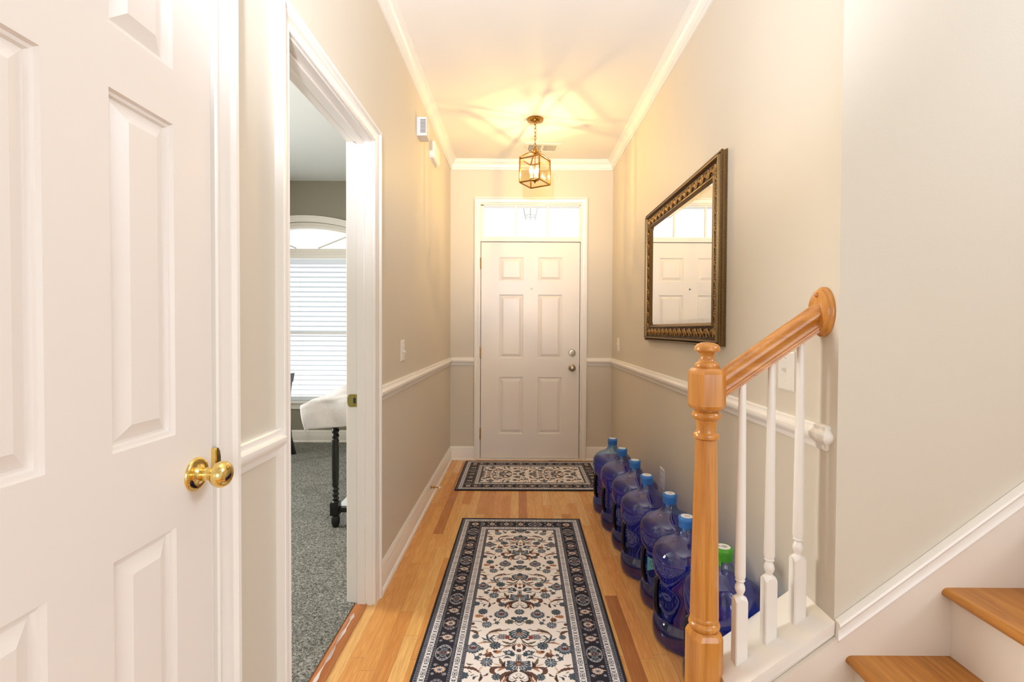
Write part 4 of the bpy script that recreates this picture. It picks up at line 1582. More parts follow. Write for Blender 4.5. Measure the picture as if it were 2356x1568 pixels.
# spindles
for bx in (0.646, 0.730, 0.813):
    by = NY - 0.014
    zb = czt(bx)
    blk = zb + 0.182
    ztop = hz0 + hs * (bx - hx0) - 0.036 * 1.2
    mb = MB()
    h = 0.0175
    # foot cut to the slope of the cap
    bot = [(bx - h, by - h, czt(bx - h) - 0.001), (bx + h, by - h, czt(bx + h) - 0.001), (bx + h, by + h, czt(bx + h) - 0.001), (bx - h, by + h, czt(bx - h) - 0.001)]
    # scalloped (lamb's tongue) shoulders
    n_ = 32
    def sq(k, z, hw, blend):
        a = 2 * PI * (k + 0.5) / n_ - PI * 0.75
        c, s = math.cos(a), math.sin(a)
        m_ = max(abs(c), abs(s))
        r = hw * ((1 - blend) / m_ + blend)
        return (bx + r * c, by + r * s, z(abs(c), abs(s)) if callable(z) else z)
    sh_ = lambda c, s: blk - 0.013 * (min(c, s) / max(c, s)) ** 2 * 1.0
    R0 = []
    for k in range(n_):
        p = sq(k, 0, h, 0)
        R0.append((p[0], p[1], czt(p[0]) - 0.001))
    R1 = [sq(k, sh_, h, 0) for k in range(n_)]
    R2 = [sq(k, blk + 0.003, 0.0125, 1) for k in range(n_)]
    rings = [R0, R1, R2]
    for r, dz in ((0.0088, 0.007), (0.0090, 0.010), (0.0118, 0.016), (0.0142, 0.024), (0.0135, 0.032), (0.0100, 0.041), (0.0090, 0.044), (0.0115, 0.046), (0.0138, 0.050), (0.0115, 0.054),
                  (0.0098, 0.056), (0.0140, 0.058), (0.0148, 0.066)):
        rings.append([sq(k, blk + dz, r, 1) for k in range(n_)])
    for t_ in (0.15, 0.3, 0.5, 0.7, 0.85, 1.0):
        r = 0.0148 - 0.0052 * t_
        zz_ = blk + 0.068 + (ztop + 0.02 - blk - 0.068) * t_
        if t_ == 1.0:
            rings.append([(p[0], p[1], hz0 + hs * (p[0] - hx0) - 0.038 * 1.2) for p in (sq(k, zz_, r, 1) for k in range(n_))])
        else:
            rings.append([sq(k, zz_, r, 1) for k in range(n_)])
    mb.loft(rings)
    mb.build('spindle', M['trim'], br, smooth=35).location = (-NX, -NY, 0)

# ------------------------------------------------------------------ water jugs
JP = [(0.100, 0.004), (0.118, 0.002), (0.128, 0.010), (0.133, 0.024), (0.1345, 0.050), (0.1325, 0.075), (0.126, 0.090), (0.1205, 0.100), (0.1195, 0.125),
      (0.1195, 0.180), (0.1195, 0.215), (0.1210, 0.235), (0.126, 0.255), (0.1315, 0.278), (0.1345, 0.305), (0.1350, 0.330), (0.1325, 0.350), (0.1240, 0.368), (0.1090, 0.383),
      (0.089, 0.3945), (0.067, 0.4040), (0.049, 0.4130), (0.0375, 0.4230), (0.0315, 0.4350), (0.0290, 0.450), (0.0285, 0.478)]
JP = [(r * 0.966 if r > 0.09 else r, h) for r, h in JP]
HA = math.radians(180)              # handle recess direction


def recess(a, h, r, depth=0.052):
    d = (a - HA + PI) % (2 * PI) - PI
    w = math.radians(26)
    if abs(d) < w and 0.095 < h < 0.252:
        k = min(1.0, (w - abs(d)) / math.radians(7)) * min(1.0, (h - 0.095) / 0.02) * min(1.0, (0.252 - h) / 0.02)
        return r - depth * k
    return r


def dense(prof, lo, hi, step):
    out = []
    for (r0, h0), (r1, h1) in zip(prof[:-1], prof[1:]):
        out.append((r0, h0))
        if h0 >= lo - 0.01 and h1 <= hi + 0.01 and h1 - h0 > step:
            m = int((h1 - h0) / step)
            for k in range(1, m + 1):
                t = k / (m + 1)
                out.append((r0 + (r1 - r0) * t, h0 + (h1 - h0) * t))
    out.append(prof[-1])
    return out


def make_jug(cap_mat, jug_mat, marks=True):
    r = empty('water_jug')
    MB().lathe(dense(JP, 0.08, 0.26, 0.01), n=96, fn=recess, cap=True).build('body', jug_mat, r, smooth=50)
    wp = [(max(0.002, q - 0.004), h + 0.003) for q, h in dense(JP, 0.08, 0.26, 0.01) if h < 0.349]
    wp.append((wp[-1][0] - 0.002, 0.3535))
    MB().lathe(wp, n=64, fn=lambda a, h, q: recess(a, h, q, 0.054), cap=True).build('water', M['water'], r, smooth=50)
    hx, hy = math.cos(HA), math.sin(HA)
    rad = 0.112
    pts = [(hx * 0.098, hy * 0.098, 0.100), (hx * rad, hy * rad, 0.112), (hx * (rad + .003), hy * (rad + .003), 0.14), (hx * (rad + .004), hy * (rad + .004), 0.175),
           (hx * (rad + .003), hy * (rad + .003), 0.21), (hx * rad, hy * rad, 0.236), (hx * 0.098, hy * 0.098, 0.249)]
    MB().tube(pts, [0.013, 0.0125, 0.0115, 0.011, 0.0115, 0.0125, 0.013], 14).build('handle', M['jug_handle'], r, smooth=60)
    c = MB().lathe([(0.0300, 0.450), (0.0312, 0.452), (0.0312, 0.474), (0.0325, 0.476), (0.0325, 0.486), (0.0300, 0.4905), (0.0262, 0.4915), (0.001, 0.4915)], n=40) \
        .build('cap', cap_mat, r, smooth=40)
    MB().box(0.0298, 0.0312, -0.005, 0.005, 0.436, 0.452, 0.0005).build('tear_tab', cap_mat, c).rotation_euler = (0, 0, math.radians(235))
    s = MB().lathe([(0.0225, 0.4914), (0.0225, 0.4922), (0.001, 0.4922)], n=36).build('cap_sticker', M['sticker'], c)
    return r


jug_a = make_jug(M['cap_blue'], M['jug'])
jug_b = make_jug(M['cap_green'], M['jug_clear'])


def mark_sticker(r, kind):
    """printed lines on the cap sticker (flat ink)"""
    cap_ = [c for c in r.children if c.name.startswith('cap')][0]
    stk = [c for c in cap_.children if c.name.startswith('cap_sticker')][0]
    mb = MB()
    z = 0.4925
    rnd = random.Random(kind)
    if kind == 99:
        for i in range(4):
            x = -0.001 + i * 0.0036
            mb.box(x, x + 0.0016, -0.011 + i * 0.001, 0.011 - i * 0.001, z, z + 0.0002)
        mb.box(-0.017, -0.013, -0.004, 0.005, z, z + 0.0002)
        mb.box(-0.010, -0.0085, -0.006, 0.004, z, z + 0.0002)
        mb.box(-0.0055, -0.004, -0.008, 0.006, z, z + 0.0002)
    else:
        for i in range(3):
            y = -0.007 + i * 0.006
            x = -0.010 + rnd.random() * 0.004
            while x < 0.010:
                w_ = 0.002 + rnd.random() * 0.004
                mb.box(x, x + w_, y, y + 0.0014, z, z + 0.0002)
                x += w_ + 0.0016
    o = mb.build('print', M['ink'], stk)
    o.rotation_euler = (0, 0, rnd.uniform(-0.6, 0.6))
    # a tag deeper than sub-part is avoided by hanging it on the cap beside the sticker
    o.parent = cap_
    return o


JUGS = [(0.637, 3.198), (0.644, 2.931), (0.660, 2.667), (0.653, 2.392), (0.684, 2.122), (0.668, 1.860)]
jug_labels = [
    'farthest blue-capped water jug, at the corner of the door mat',
    'blue-capped water jug second from the front door, dark blue and full',
    'blue-capped water jug third from the front door, its cap left of the wall outlet',
    'blue-capped water jug fourth from the front door, just before the one with a teal label',
    'blue-capped water jug fifth from the front door, with a teal label by its handle',
    'blue-capped water jug half hidden behind the oak newel post',
]
root_jugs = []
for i, (x, y) in enumerate(JUGS):
    j = jug_a if i == 0 else copy_tree(jug_a)
    j.location = (x, y, 0)
    j.rotation_euler = (0, 0, math.radians([0, -1, -3, -4, -6, -7][i]))
    tag(j, jug_labels[i], 'water jug', 'blue water jugs lined up along the right wall')
    root_jugs.append(j)
jug_b.location = (0.700, 1.598, 0)
jug_b.rotation_euler = (0, 0, math.radians(-9))
tag(jug_b, 'green-capped water jug nearest the camera, behind the newel and spindles', 'water jug', 'blue water jugs lined up along the right wall')
for i, j in enumerate(root_jugs):
    mark_sticker(j, i)
mark_sticker(jug_b, 99)
# teal label on the fifth jug, in the handle recess side
lj = root_jugs[4]
lb = MB()
a0, a1 = math.radians(208), math.radians(234)
n_ = 8
for k in range(n_):
    a, b = a0 + (a1 - a0) * k / n_, a0 + (a1 - a0) * (k + 1) / n_
    R_ = 0.1198
    zb0 = 0.165 if k < 5 else 0.165 + (k - 4) * 0.006
    lb.quad([(R_ * math.cos(a), R_ * math.sin(a), 0.162 + 0.004 * k), (R_ * math.cos(b), R_ * math.sin(b), 0.162 + 0.004 * (k + 1)), (R_ * math.cos(b), R_ * math.sin(b), 0.226), (R_ * math.cos(a), R_ * math.sin(a), 0.226)])
lbo = lb.build('label', M['teal'], lj, smooth=60)
cm = MB()
pts = []
for k in range(15):
    t_ = math.radians(50 + 260 * k / 14)
    ya, za = 0.0095 * math.cos(t_), 0.0115 * math.sin(t_)
    a = math.radians(221) + ya / 0.12
    pts.append((0.1202 * math.cos(a), 0.1202 * math.sin(a), 0.205 + za))
cm.tube(pts, 0.0009, 5)
cm.build('label_letter', M['ink_dark'], lbo)


# ------------------------------------------------------------------ rugs: printed pattern as a per-vertex colour field
def hexc(r, g, b):
    return np.array(lin((r, g, b))[:3])


K = dict(cream=hexc(246, 238, 234), navy=hexc(30, 28, 42), slate=hexc(72, 86, 100), teal=hexc(56, 70, 82), steel=hexc(130, 138, 152), pale=hexc(190, 192, 204),
         brown=hexc(98, 66, 56), dbrown=hexc(66, 44, 42), tan=hexc(216, 192, 176), maroon=hexc(96, 42, 44), rust=hexc(176, 124, 92), olive=hexc(104, 94, 78),
         grey=hexc(116, 112, 122), dgrey=hexc(76, 76, 88), white=hexc(240, 238, 240), red=hexc(140, 60, 52), edge=hexc(22, 22, 34))


class Canvas:
    """x: width coordinate, y: length coordinate, metres"""

    def __init__(self, x0, x1, y0, y1, res, bg):
        self.nx = int(round((x1 - x0) / res)) + 1
        self.ny = int(round((y1 - y0) / res)) + 1
        self.x = np.linspace(x0, x1, self.nx)
        self.y = np.linspace(y0, y1, self.ny)
        self.X, self.Y = np.meshgrid(self.x, self.y)
        self.c = np.empty((self.ny, self.nx, 3))
        self.c[:] = bg
        self.res = res

    def fill(self, sd, col, sl=None):
        """sd signed distance-like field in metres, negative inside"""
        a = np.clip(0.5 - sd / self.res, 0, 1)[..., None]
        if sl is None:
            self.c = self.c * (1 - a) + col * a
        else:
            self.c[sl] = self.c[sl] * (1 - a) + col * a

    def win(self, cx, cy, r):
        i0, i1 = np.searchsorted(self.x, [cx - r, cx + r])
        j0, j1 = np.searchsorted(self.y, [cy - r, cy + r])
        return (slice(j0, j1), slice(i0, i1))

    def flower(self, cx, cy, r, n, col, amp=0.22, sx=1.0, sy=1.0, ph=0.0, sharp=1.0):
        sl = self.win(cx, cy, r * 1.7 * max(sx, sy))
        X, Y = (self.X[sl] - cx) / sx, (self.Y[sl] - cy) / sy
        if X.size == 0:
            return
        rr = np.hypot(X, Y)
        th = np.arctan2(Y, X)
        p = np.abs(np.cos(n * 0.5 * (th + ph))) ** sharp
        self.fill(rr - r * (1 - amp + amp * p), col, sl)

    def dot(self, cx, cy, r, col, sx=1.0, sy=1.0):
        self.flower(cx, cy, r, 0, col, 0.0, sx, sy)

    def ringc(self, cx, cy, r, w, col, sx=1.0, sy=1.0):
        sl = self.win(cx, cy, r * 1.5 * max(sx, sy) + w)
        X, Y = (self.X[sl] - cx) / sx, (self.Y[sl] - cy) / sy
        if X.size:
            self.fill(np.abs(np.hypot(X, Y) - r) - w / 2, col, sl)

    def stroke(self, pts, w0, w1, col, teeth=0, tamp=0.3, mid=None):
        """tapered curved stroke through pts (Catmull-like resample) with optional serration; widest near mid"""
        P = np.array(pts, float)
        t = np.linspace(0, len(P) - 1, 26)
        i = np.minimum(t.astype(int), len(P) - 2)
        f = (t - i)[:, None]
        pm, p0, p1, p2 = P[np.maximum(i - 1, 0)], P[i], P[i + 1], P[np.minimum(i + 2, len(P) - 1)]
        Q = 0.5 * ((2 * p0) + (-pm + p1) * f + (2 * pm - 5 * p0 + 4 * p1 - p2) * f ** 2 + (-pm + 3 * p0 - 3 * p1 + p2) * f ** 3)
        s = np.linspace(0, 1, len(Q))
        if mid is None:
            W = w0 + (w1 - w0) * s
        else:
            W = w0 + (w1 - w0) * np.exp(-((s - mid) / 0.28) ** 2)
        lo, hi = Q.min(0) - max(w0, w1) * 1.6, Q.max(0) + max(w0, w1) * 1.6
        i0, i1 = np.searchsorted(self.x, [lo[0], hi[0]])
        j0, j1 = np.searchsorted(self.y, [lo[1], hi[1]])
        sl = (slice(j0, j1), slice(i0, i1))
        X, Y = self.X[sl], self.Y[sl]
        if X.size == 0:
            return
        best = np.full(X.shape, 9.0)
        for k in range(len(Q) - 1):
            a, b = Q[k], Q[k + 1]
            d = b - a
            L = d @ d + 1e-12
            u = np.clip(((X - a[0]) * d[0] + (Y - a[1]) * d[1]) / L, 0, 1)
            ww = W[k] + (W[k + 1] - W[k]) * u
            if teeth:
                ww = ww * (1 - tamp * np.abs(np.sin((s[k] + u / len(Q)) * teeth * PI)))
            dd = np.hypot(X - a[0] - d[0] * u, Y - a[1] - d[1] * u) - ww / 2
            best = np.minimum(best, dd)
        self.fill(best, col, sl)


def field_tile(res):
    """half field x in -0.2..0, one pattern repeat (0.436 m) plus margins; t grows towards the camera"""
    PR = 0.436
    cv = Canvas(-0.205, 0.005, -0.25, 0.62, res, K['cream'])
    for sh in (-2, -1, 0, 1, 2):
        o = sh * PR

        def S(pts, w0, w1, *a, **k):
            cv.stroke([(x, y + o) for x, y in pts], w0 * 1.2, w1 * 1.25, *a, **k)

        def F(x, y, r, *a, **k):
            cv.flower(x, y + o, r * 1.16, *a, **k)

        def D(x, y, *a, **k):
            cv.dot(x, y + o, *a, **k)
        thin = 0.0024
        # vines
        S([(0, -0.045), (-0.012, -0.055), (-0.020, -0.068), (-0.035, -0.075)], thin, thin, K['slate'])
        S([(-0.06, 0.137), (-0.085, 0.145), (-0.11, 0.150), (-0.118, 0.168)], thin, thin, K['slate'])
        S([(0, 0.13), (-0.03, 0.128), (-0.06, 0.135)], thin, thin, K['slate'])
        S([(-0.13, 0.165), (-0.15, 0.160), (-0.16, 0.150), (-0.172, 0.118)], thin, thin, K['slate'])
        S([(-0.134, -0.05), (-0.110, -0.055), (-0.093, -0.062), (-0.080, -0.09), (-0.078, -0.11)], thin, thin, K['slate'])
        S([(-0.134, -0.05), (-0.165, -0.07), (-0.2, -0.072)], thin, thin, K['slate'])
        S([(-0.045, 0.075), (-0.060, 0.095), (-0.075, 0.112)], thin, thin, K['slate'])
        S([(-0.115, 0.035), (-0.100, 0.055), (-0.092, 0.07)], 0.006, 0.003, K['teal'])
        S([(0, 0.02), (-0.012, 0.045), (-0.030, 0.065), (-0.05, 0.085)], 0.0035, 0.0035, K['olive'])
        # palmette A
        for k, (ax_, ay_) in enumerate([(-0.034, 0.000), (-0.033, 0.014), (-0.026, 0.026), (-0.014, 0.030)]):
            S([(0, -0.012 + 0.006 * k), (ax_ * 0.55, ay_ * 0.6 - 0.012 + 0.004 * k), (ax_, ay_)], 0.006, 0.013, K['teal'], 3, 0.25)
            S([(0, -0.010 + 0.006 * k), (ax_ * 0.5, ay_ * 0.6 - 0.010 + 0.004 * k), (ax_ * 0.86, ay_ * 0.9)], 0.0015, 0.0035, K['pale'])
        D(0, -0.012, 0.012, K['teal'], 1, 1.4)
        F(0, 0.008, 0.0095, 4, K['rust'], 0.4)
        D(0, 0.022, 0.006, K['steel'], 1, 1.5)
        # buds above
        F(0, -0.086, 0.021, 10, K['slate'], 0.25)
        D(0, -0.088, 0.012, K['steel'])
        F(0, -0.090, 0.007, 5, K['dgrey'], 0.4)
        D(0, -0.068, 0.006, K['olive'])
        F(-0.026, -0.094, 0.010, 5, K['teal'], 0.35)
        F(-0.041, -0.070, 0.018, 7, K['olive'], 0.25, 1.0, 0.8)
        F(-0.041, -0.070, 0.009, 5, K['slate'], 0.3)
        F(0, -0.140, 0.020, 12, K['slate'], 0.22, 1, .9)
        F(0, -0.142, 0.011, 6, K['steel'], 0.3)
        D(0, -0.142, 0.004, K['dgrey'])
        # lotus
        for (lx, ly, rr) in ((-0.078, -0.123, 0.027), (-0.176, 0.094, 0.027)):
            F(lx, ly + 0.003, rr, 16, K['teal'], 0.24, 1.05, 0.92)
            F(lx, ly + 0.001, rr * 0.74, 12, K['steel'], 0.16, 1.05, 0.9)
            D(lx, ly - 0.004, rr * 0.50, K['maroon'], 1.0, 0.9)
            D(lx, ly - 0.006, rr * 0.34, K['pale'], 0.9, 1.0)
            F(lx, ly - 0.002, rr * 0.24, 4, K['maroon'], 0.3)
            F(lx, ly - rr * 0.95, rr * 0.34, 5, K['slate'], 0.3)
        # rosettes
        for (rx_, ry_, rr, ca, cb) in ((-0.158, -0.140, 0.019, 'teal', 'slate'), (-0.092, 0.078, 0.020, 'teal', 'navy'), (-0.134, -0.050, 0.019, 'slate', 'pale'),
                                       (-0.118, 0.170, 0.021, 'slate', 'pale'), (-0.173, 0.026, 0.013, 'teal', 'navy'), (-0.078, 0.243, 0.015, 'teal', 'navy')):
            F(rx_, ry_, rr, 11, K[ca], 0.22)
            for k in range(8):
                a = 2 * PI * k / 8
                S([(rx_ + 0.3 * rr * math.cos(a), ry_ + 0.3 * rr * math.sin(a)), (rx_ + 0.8 * rr * math.cos(a), ry_ + 0.8 * rr * math.sin(a))], 0.001, 0.0028, K['steel' if cb != 'pale' else 'pale'])
            D(rx_, ry_, rr * 0.2, K[cb])
        for (rx_, ry_, rr) in ((-0.093, -0.063, 0.010), (-0.155, 0.148, 0.011), (-0.122, -0.105, 0.007), (-0.103, -0.082, 0.007), (-0.142, 0.098, 0.008), (-0.145, 0.130, 0.007)):
            F(rx_, ry_, rr, 5, K['slate'], 0.35)
            D(rx_, ry_, rr * 0.35, K['olive'])
        # serrated brown leaves
        S([(-0.130, 0.020), (-0.118, 0.000), (-0.095, -0.010), (-0.055, -0.014)], 0.005, 0.013, K['brown'], 6, 0.35, mid=0.6)
        S([(-0.126, 0.012), (-0.112, -0.008), (-0.090, -0.019), (-0.078, -0.022)], 0.002, 0.006, K['olive'])
        S([(-0.130, 0.020), (-0.112, 0.006), (-0.085, 0.002)], 0.002, 0.0055, K['tan'])
        S([(-0.053, -0.014), (-0.045, -0.022), (-0.035, -0.018)], 0.004, 0.002, K['slate'])
        S([(-0.128, 0.015), (-0.122, 0.045), (-0.108, 0.058)], 0.005, 0.010, K['teal'], 4, 0.3, mid=.5)
        S([(-0.108, 0.040), (-0.130, 0.045), (-0.146, 0.034)], 0.003, 0.009, K['slate'], 3, 0.3, mid=.6)
        S([(-0.140, 0.055), (-0.125, 0.058), (-0.105, 0.064)], 0.004, 0.006, K['olive'], 3, 0.3, mid=.5)
        S([(-0.092, 0.045), (-0.110, 0.032), (-0.100, 0.020)], 0.002, 0.006, K['teal'])
        S([(-0.158, 0.068), (-0.140, 0.062), (-0.120, 0.062)], 0.0035, 0.007, K['rust'], 3, 0.3, mid=.5)
        S([(-0.205, -0.01), (-0.185, -0.008), (-0.170, 0.004), (-0.168, 0.014)], 0.006, 0.014, K['brown'], 4, 0.3, mid=.5)
        S([(-0.205, -0.03), (-0.185, -0.034), (-0.172, -0.026)], 0.003, 0.007, K['olive'], 3, 0.3, mid=.5)
        D(-0.193, -0.055, 0.009, K['brown'])
        S([(-0.165, -0.006), (-0.152, -0.012)], 0.004, 0.002, K['slate'])
        # grey-red blossoms
        F(-0.064, 0.026, 0.018, 13, K['grey'], 0.25, 1.2, 0.8)
        for k in range(7):
            a = 2 * PI * k / 7
            D(-0.064 + 0.011 * math.cos(a), 0.026 + 0.008 * math.sin(a), 0.0022, K['pale'])
        F(-0.046, 0.029, 0.010, 6, K['red'], 0.35, 0.9, 1.1)
        for (x, y, x2, y2) in ((-0.094, 0.02, -0.084, 0.022), (-0.093, 0.034, -0.083, 0.032), (-0.086, 0.046, -0.077, 0.040), (-0.080, 0.008, -0.074, 0.014)):
            S([(x, y), (x2, y2)], 0.003, 0.0015, K['dgrey'])
        # inner brown leaves beside the drop
        S([(-0.012, 0.052), (-0.030, 0.066), (-0.050, 0.062), (-0.064, 0.054)], 0.004, 0.011, K['olive'], 5, 0.35, mid=.6)
        S([(-0.014, 0.060), (-0.030, 0.078), (-0.055, 0.080), (-0.068, 0.074)], 0.003, 0.007, K['brown'], 4, 0.3, mid=.5)
        S([(-0.030, 0.082), (-0.046, 0.090), (-0.060, 0.096)], 0.002, 0.006, K['tan'], 3, .3, mid=.5)
        S([(-0.016, 0.105), (-0.021, 0.085), (-0.010, 0.068)], 0.003, 0.010, K['dbrown'], mid=.4)
        S([(-0.020, 0.036), (-0.030, 0.042), (-0.042, 0.040)], 0.003, 0.009, K['brown'], mid=.6)
        D(0, 0.076, 0.0085, K['rust'], 0.85, 1.2)
        cv.ringc(0, 0.106 + o, 0.0125, 0.004, K['white'])
        D(0, 0.106, 0.0095, K['brown'])
        # side clusters
        F(-0.038, 0.118, 0.016, 8, K['slate'], 0.3, 1.1, .8)
        D(-0.038, 0.118, 0.006, K['pale'])
        F(-0.025, 0.128, 0.010, 6, K['teal'], 0.3)
        S([(-0.058, 0.112), (-0.050, 0.120)], 0.005, 0.002, K['dgrey'])
        F(-0.082, 0.114, 0.011, 3, K['rust'], 0.3, 1.5, .8, ph=.4)
        D(-0.090, 0.112, 0.006, K['dbrown'], 1.3, .8)
        F(-0.114, 0.130, 0.015, 6, K['brown'], 0.3, 1, .9)
        S([(-0.118, 0.122), (-0.122, 0.106), (-0.116, 0.098)], 0.008, 0.002, K['rust'])
        S([(-0.098, 0.138), (-0.090, 0.146)], 0.005, 0.002, K['dbrown'])
        S([(-0.130, 0.134), (-0.138, 0.130)], 0.004, 0.002, K['brown'])
        F(-0.172, -0.108, 0.012, 3, K['rust'], 0.3, 1.5, .8)
        F(-0.144, -0.085, 0.013, 6, K['brown'], 0.3)
        S([(-0.143, -0.094), (-0.140, -0.108)], 0.006, 0.002, K['rust'])
        # fan B
        for k, (ax_, ay_) in enumerate([(-0.036, 0.168), (-0.037, 0.182), (-0.034, 0.196), (-0.026, 0.206), (-0.012, 0.211)]):
            S([(0, 0.170), (ax_ * 0.5, 0.170 + (ay_ - 0.170) * 0.4), (ax_, ay_)], 0.005, 0.0125, K['teal' if k % 2 == 0 else 'slate'], 4, 0.3)
            S([(0, 0.172), (ax_ * 0.5, 0.172 + (ay_ - 0.172) * 0.45), (ax_ * 0.86, 0.17 + (ay_ - 0.17) * 0.86)], 0.0015, 0.0036, K['pale'])
        S([(-0.007, 0.133), (-0.006, 0.150), (-0.010, 0.168)], 0.004, 0.006, K['steel'])
        S([(0, 0.128), (0, 0.168)], 0.003, 0.005, K['brown'])
        F(0, 0.176, 0.012, 6, K['brown'], 0.3)
        F(0, 0.178, 0.006, 5, K['rust'], 0.3)
        S([(-0.030, 0.148), (-0.044, 0.142), (-0.056, 0.148)], 0.003, 0.010, K['teal'], 3, .3, mid=.5)
        # acanthus scrolls
        S([(-0.048, 0.196), (-0.062, 0.176), (-0.072, 0.150)], 0.004, 0.012, K['olive'], 5, .35, mid=.6)
        S([(-0.048, 0.196), (-0.070, 0.186), (-0.090, 0.178)], 0.003, 0.009, K['tan'], 4, .3, mid=.6)
        S([(-0.048, 0.196), (-0.056, 0.186), (-0.050, 0.166)], 0.003, 0.011, K['dbrown'], mid=.5)
        S([(-0.048, 0.197), (-0.075, 0.196), (-0.094, 0.204), (-0.094, 0.220), (-0.084, 0.226)], 0.005, 0.016, K['brown'], mid=.6)
        S([(-0.052, 0.202), (-0.066, 0.206), (-0.074, 0.214)], 0.003, 0.009, K['rust'], 4, .3, mid=.5)
        F(-0.038, 0.200, 0.010, 6, K['slate'], .3)
        S([(-0.098, 0.196), (-0.108, 0.190)], 0.004, 0.002, K['slate'])
        # big central scrolls
        S([(-0.006, 0.214), (-0.024, 0.222), (-0.040, 0.236), (-0.040, 0.258), (-0.022, 0.268), (-0.008, 0.258)], 0.004, 0.012, K['dbrown'], mid=.45)
        S([(-0.012, 0.216), (-0.034, 0.220), (-0.056, 0.232), (-0.066, 0.250)], 0.004, 0.012, K['brown'], 6, .35, mid=.5)
        S([(-0.046, 0.232), (-0.060, 0.246), (-0.062, 0.266)], 0.003, 0.012, K['brown'], 5, .35, mid=.5)
        S([(-0.040, 0.240), (-0.050, 0.262), (-0.046, 0.278)], 0.003, 0.010, K['rust'], 4, .35, mid=.5)
        S([(-0.016, 0.222), (-0.030, 0.236), (-0.030, 0.252), (-0.018, 0.256)], 0.002, 0.004, K['pale'])
        S([(0, 0.226), (-0.010, 0.232), (0, 0.240)], 0.0016, 0.0016, K['grey'])
        S([(-0.020, 0.240), (-0.012, 0.250), (-0.004, 0.246)], 0.002, 0.004, K['dbrown'])
        # outer brown leaf
        S([(-0.205, 0.198), (-0.180, 0.200), (-0.156, 0.208), (-0.138, 0.224)], 0.006, 0.014, K['brown'], 6, .35, mid=.45)
        S([(-0.138, 0.226), (-0.140, 0.208), (-0.134, 0.198)], 0.002, 0.007, K['tan'])
        S([(-0.134, 0.232), (-0.132, 0.248), (-0.136, 0.262)], 0.005, 0.011, K['dbrown'], 4, .35, mid=.6)
        S([(-0.130, 0.240), (-0.116, 0.236), (-0.108, 0.226)], 0.002, 0.008, K['brown'], 3, .3, mid=.6)
        S([(-0.145, 0.240), (-0.156, 0.246), (-0.158, 0.256)], 0.002, 0.008, K['teal'], mid=.6)
        S([(-0.190, 0.178), (-0.180, 0.184), (-0.168, 0.182)], 0.003, 0.008, K['olive'], 3, .3, mid=.5)
        F(-0.192, 0.238, 0.015, 7, K['slate'], .3)
        S([(-0.178, 0.216), (-0.168, 0.224)], 0.004, 0.002, K['dgrey'])
        S([(-0.168, 0.238), (-0.158, 0.232)], 0.004, 0.002, K['dgrey'])
    return cv, PR


def border_tile(res):
    """main border: s (length, one repeat) by d 0..0.062; returns canvas with x=d, y=s"""
    PB = 0.178
    cv = Canvas(-0.004, 0.066, -0.02, 2 * PB + 0.02, res, K['navy'])
    c = 0.031
    for sh in (-1, 0, 1, 2, 3):
        o = sh * PB
        # tan flower
        cv.flower(c + 0.001, o, 0.0185, 12, K['tan'], 0.30, 1.15, 0.9)
        cv.dot(c + 0.001, o, 0.0085, K['dgrey'], 1.15, .9)
        cv.ringc(c + 0.001, o, 0.006, 0.0018, K['pale'], 1.1, .9)
        cv.stroke([(c - 0.012, o - 0.002), (c - 0.024, o - 0.004), (c - 0.030, o - 0.001)], 0.005, 0.0015, K['tan'])
        for (dx, dy, r) in ((0.020, -0.024, 0.008), (0.021, 0.022, 0.0075), (-0.020, -0.024, 0.007), (-0.022, 0.021, 0.0065)):
            cv.flower(c + dx, o + dy, r, 6, K['grey'], .3)
            cv.ringc(c + dx, o + dy, r * .55, 0.0016, K['pale'])
        cv.stroke([(c + 0.010, o + 0.020), (c + 0.018, o + 0.032)], 0.004, 0.0015, K['olive'])
        cv.stroke([(c - 0.008, o - 0.022), (c - 0.016, o - 0.030)], 0.004, 0.0015, K['olive'])
        # medallion
        m = o + PB / 2
        alt = sh % 2 == 0
        cv.ringc(c, m, 0.029, 0.0022, K['pale' if alt else 'grey'], 0.98, 1.45)
        for k in range(14):
            a = 2 * PI * k / 14
            if abs(math.cos(a)) < 0.9:
                cv.ringc(c + 0.023 * math.cos(a), m + 0.036 * math.sin(a), 0.0032, 0.0019, K['pale'])
        for k in range(10):
            a = 2 * PI * (k + .5) / 10
            cv.flower(c + 0.014 * math.cos(a), m + 0.022 * math.sin(a), 0.0046, 5, K['steel' if alt else 'grey'], .35)
        if alt:
            cv.flower(c, m, 0.018, 12, K['grey'], 0.2, 1.15, 0.85)
            cv.flower(c, m, 0.0125, 9, K['dgrey'], 0.2, 1.15, 0.85)
            cv.dot(c + 0.001, m, 0.0065, K['maroon'], 1.1, 1)
            cv.dot(c + 0.001, m, 0.0018, K['tan'])
            cv.flower(c + 0.018, m, 0.0062, 5, K['tan'], .3)
            cv.flower(c - 0.021, m, 0.0048, 5, K['tan'], .3, .7, 1.6)
        else:
            cv.flower(c, m, 0.017, 9, K['tan'], 0.25, 1.1, 0.9)
            cv.stroke([(c - 0.012, m), (c - 0.026, m)], 0.010, 0.002, K['tan'])
            cv.dot(c, m, 0.0085, K['grey'], 1.1, .9)
            cv.ringc(c, m, 0.005, 0.0016, K['navy'])
            cv.flower(c - 0.010, m + 0.024, 0.007, 5, K['maroon'], .3)
            cv.flower(c - 0.010, m - 0.024, 0.007, 5, K['maroon'], .3)
        cv.stroke([(c - 0.028, m - 0.022), (c - 0.031, m), (c - 0.028, m + 0.022)], 0.0026, 0.0026, K['grey'])
        cv.stroke([(c + 0.028, m - 0.024), (c + 0.030, m), (c + 0.028, m + 0.024)], 0.0026, 0.0026, K['olive'])
    return cv, PB * 2


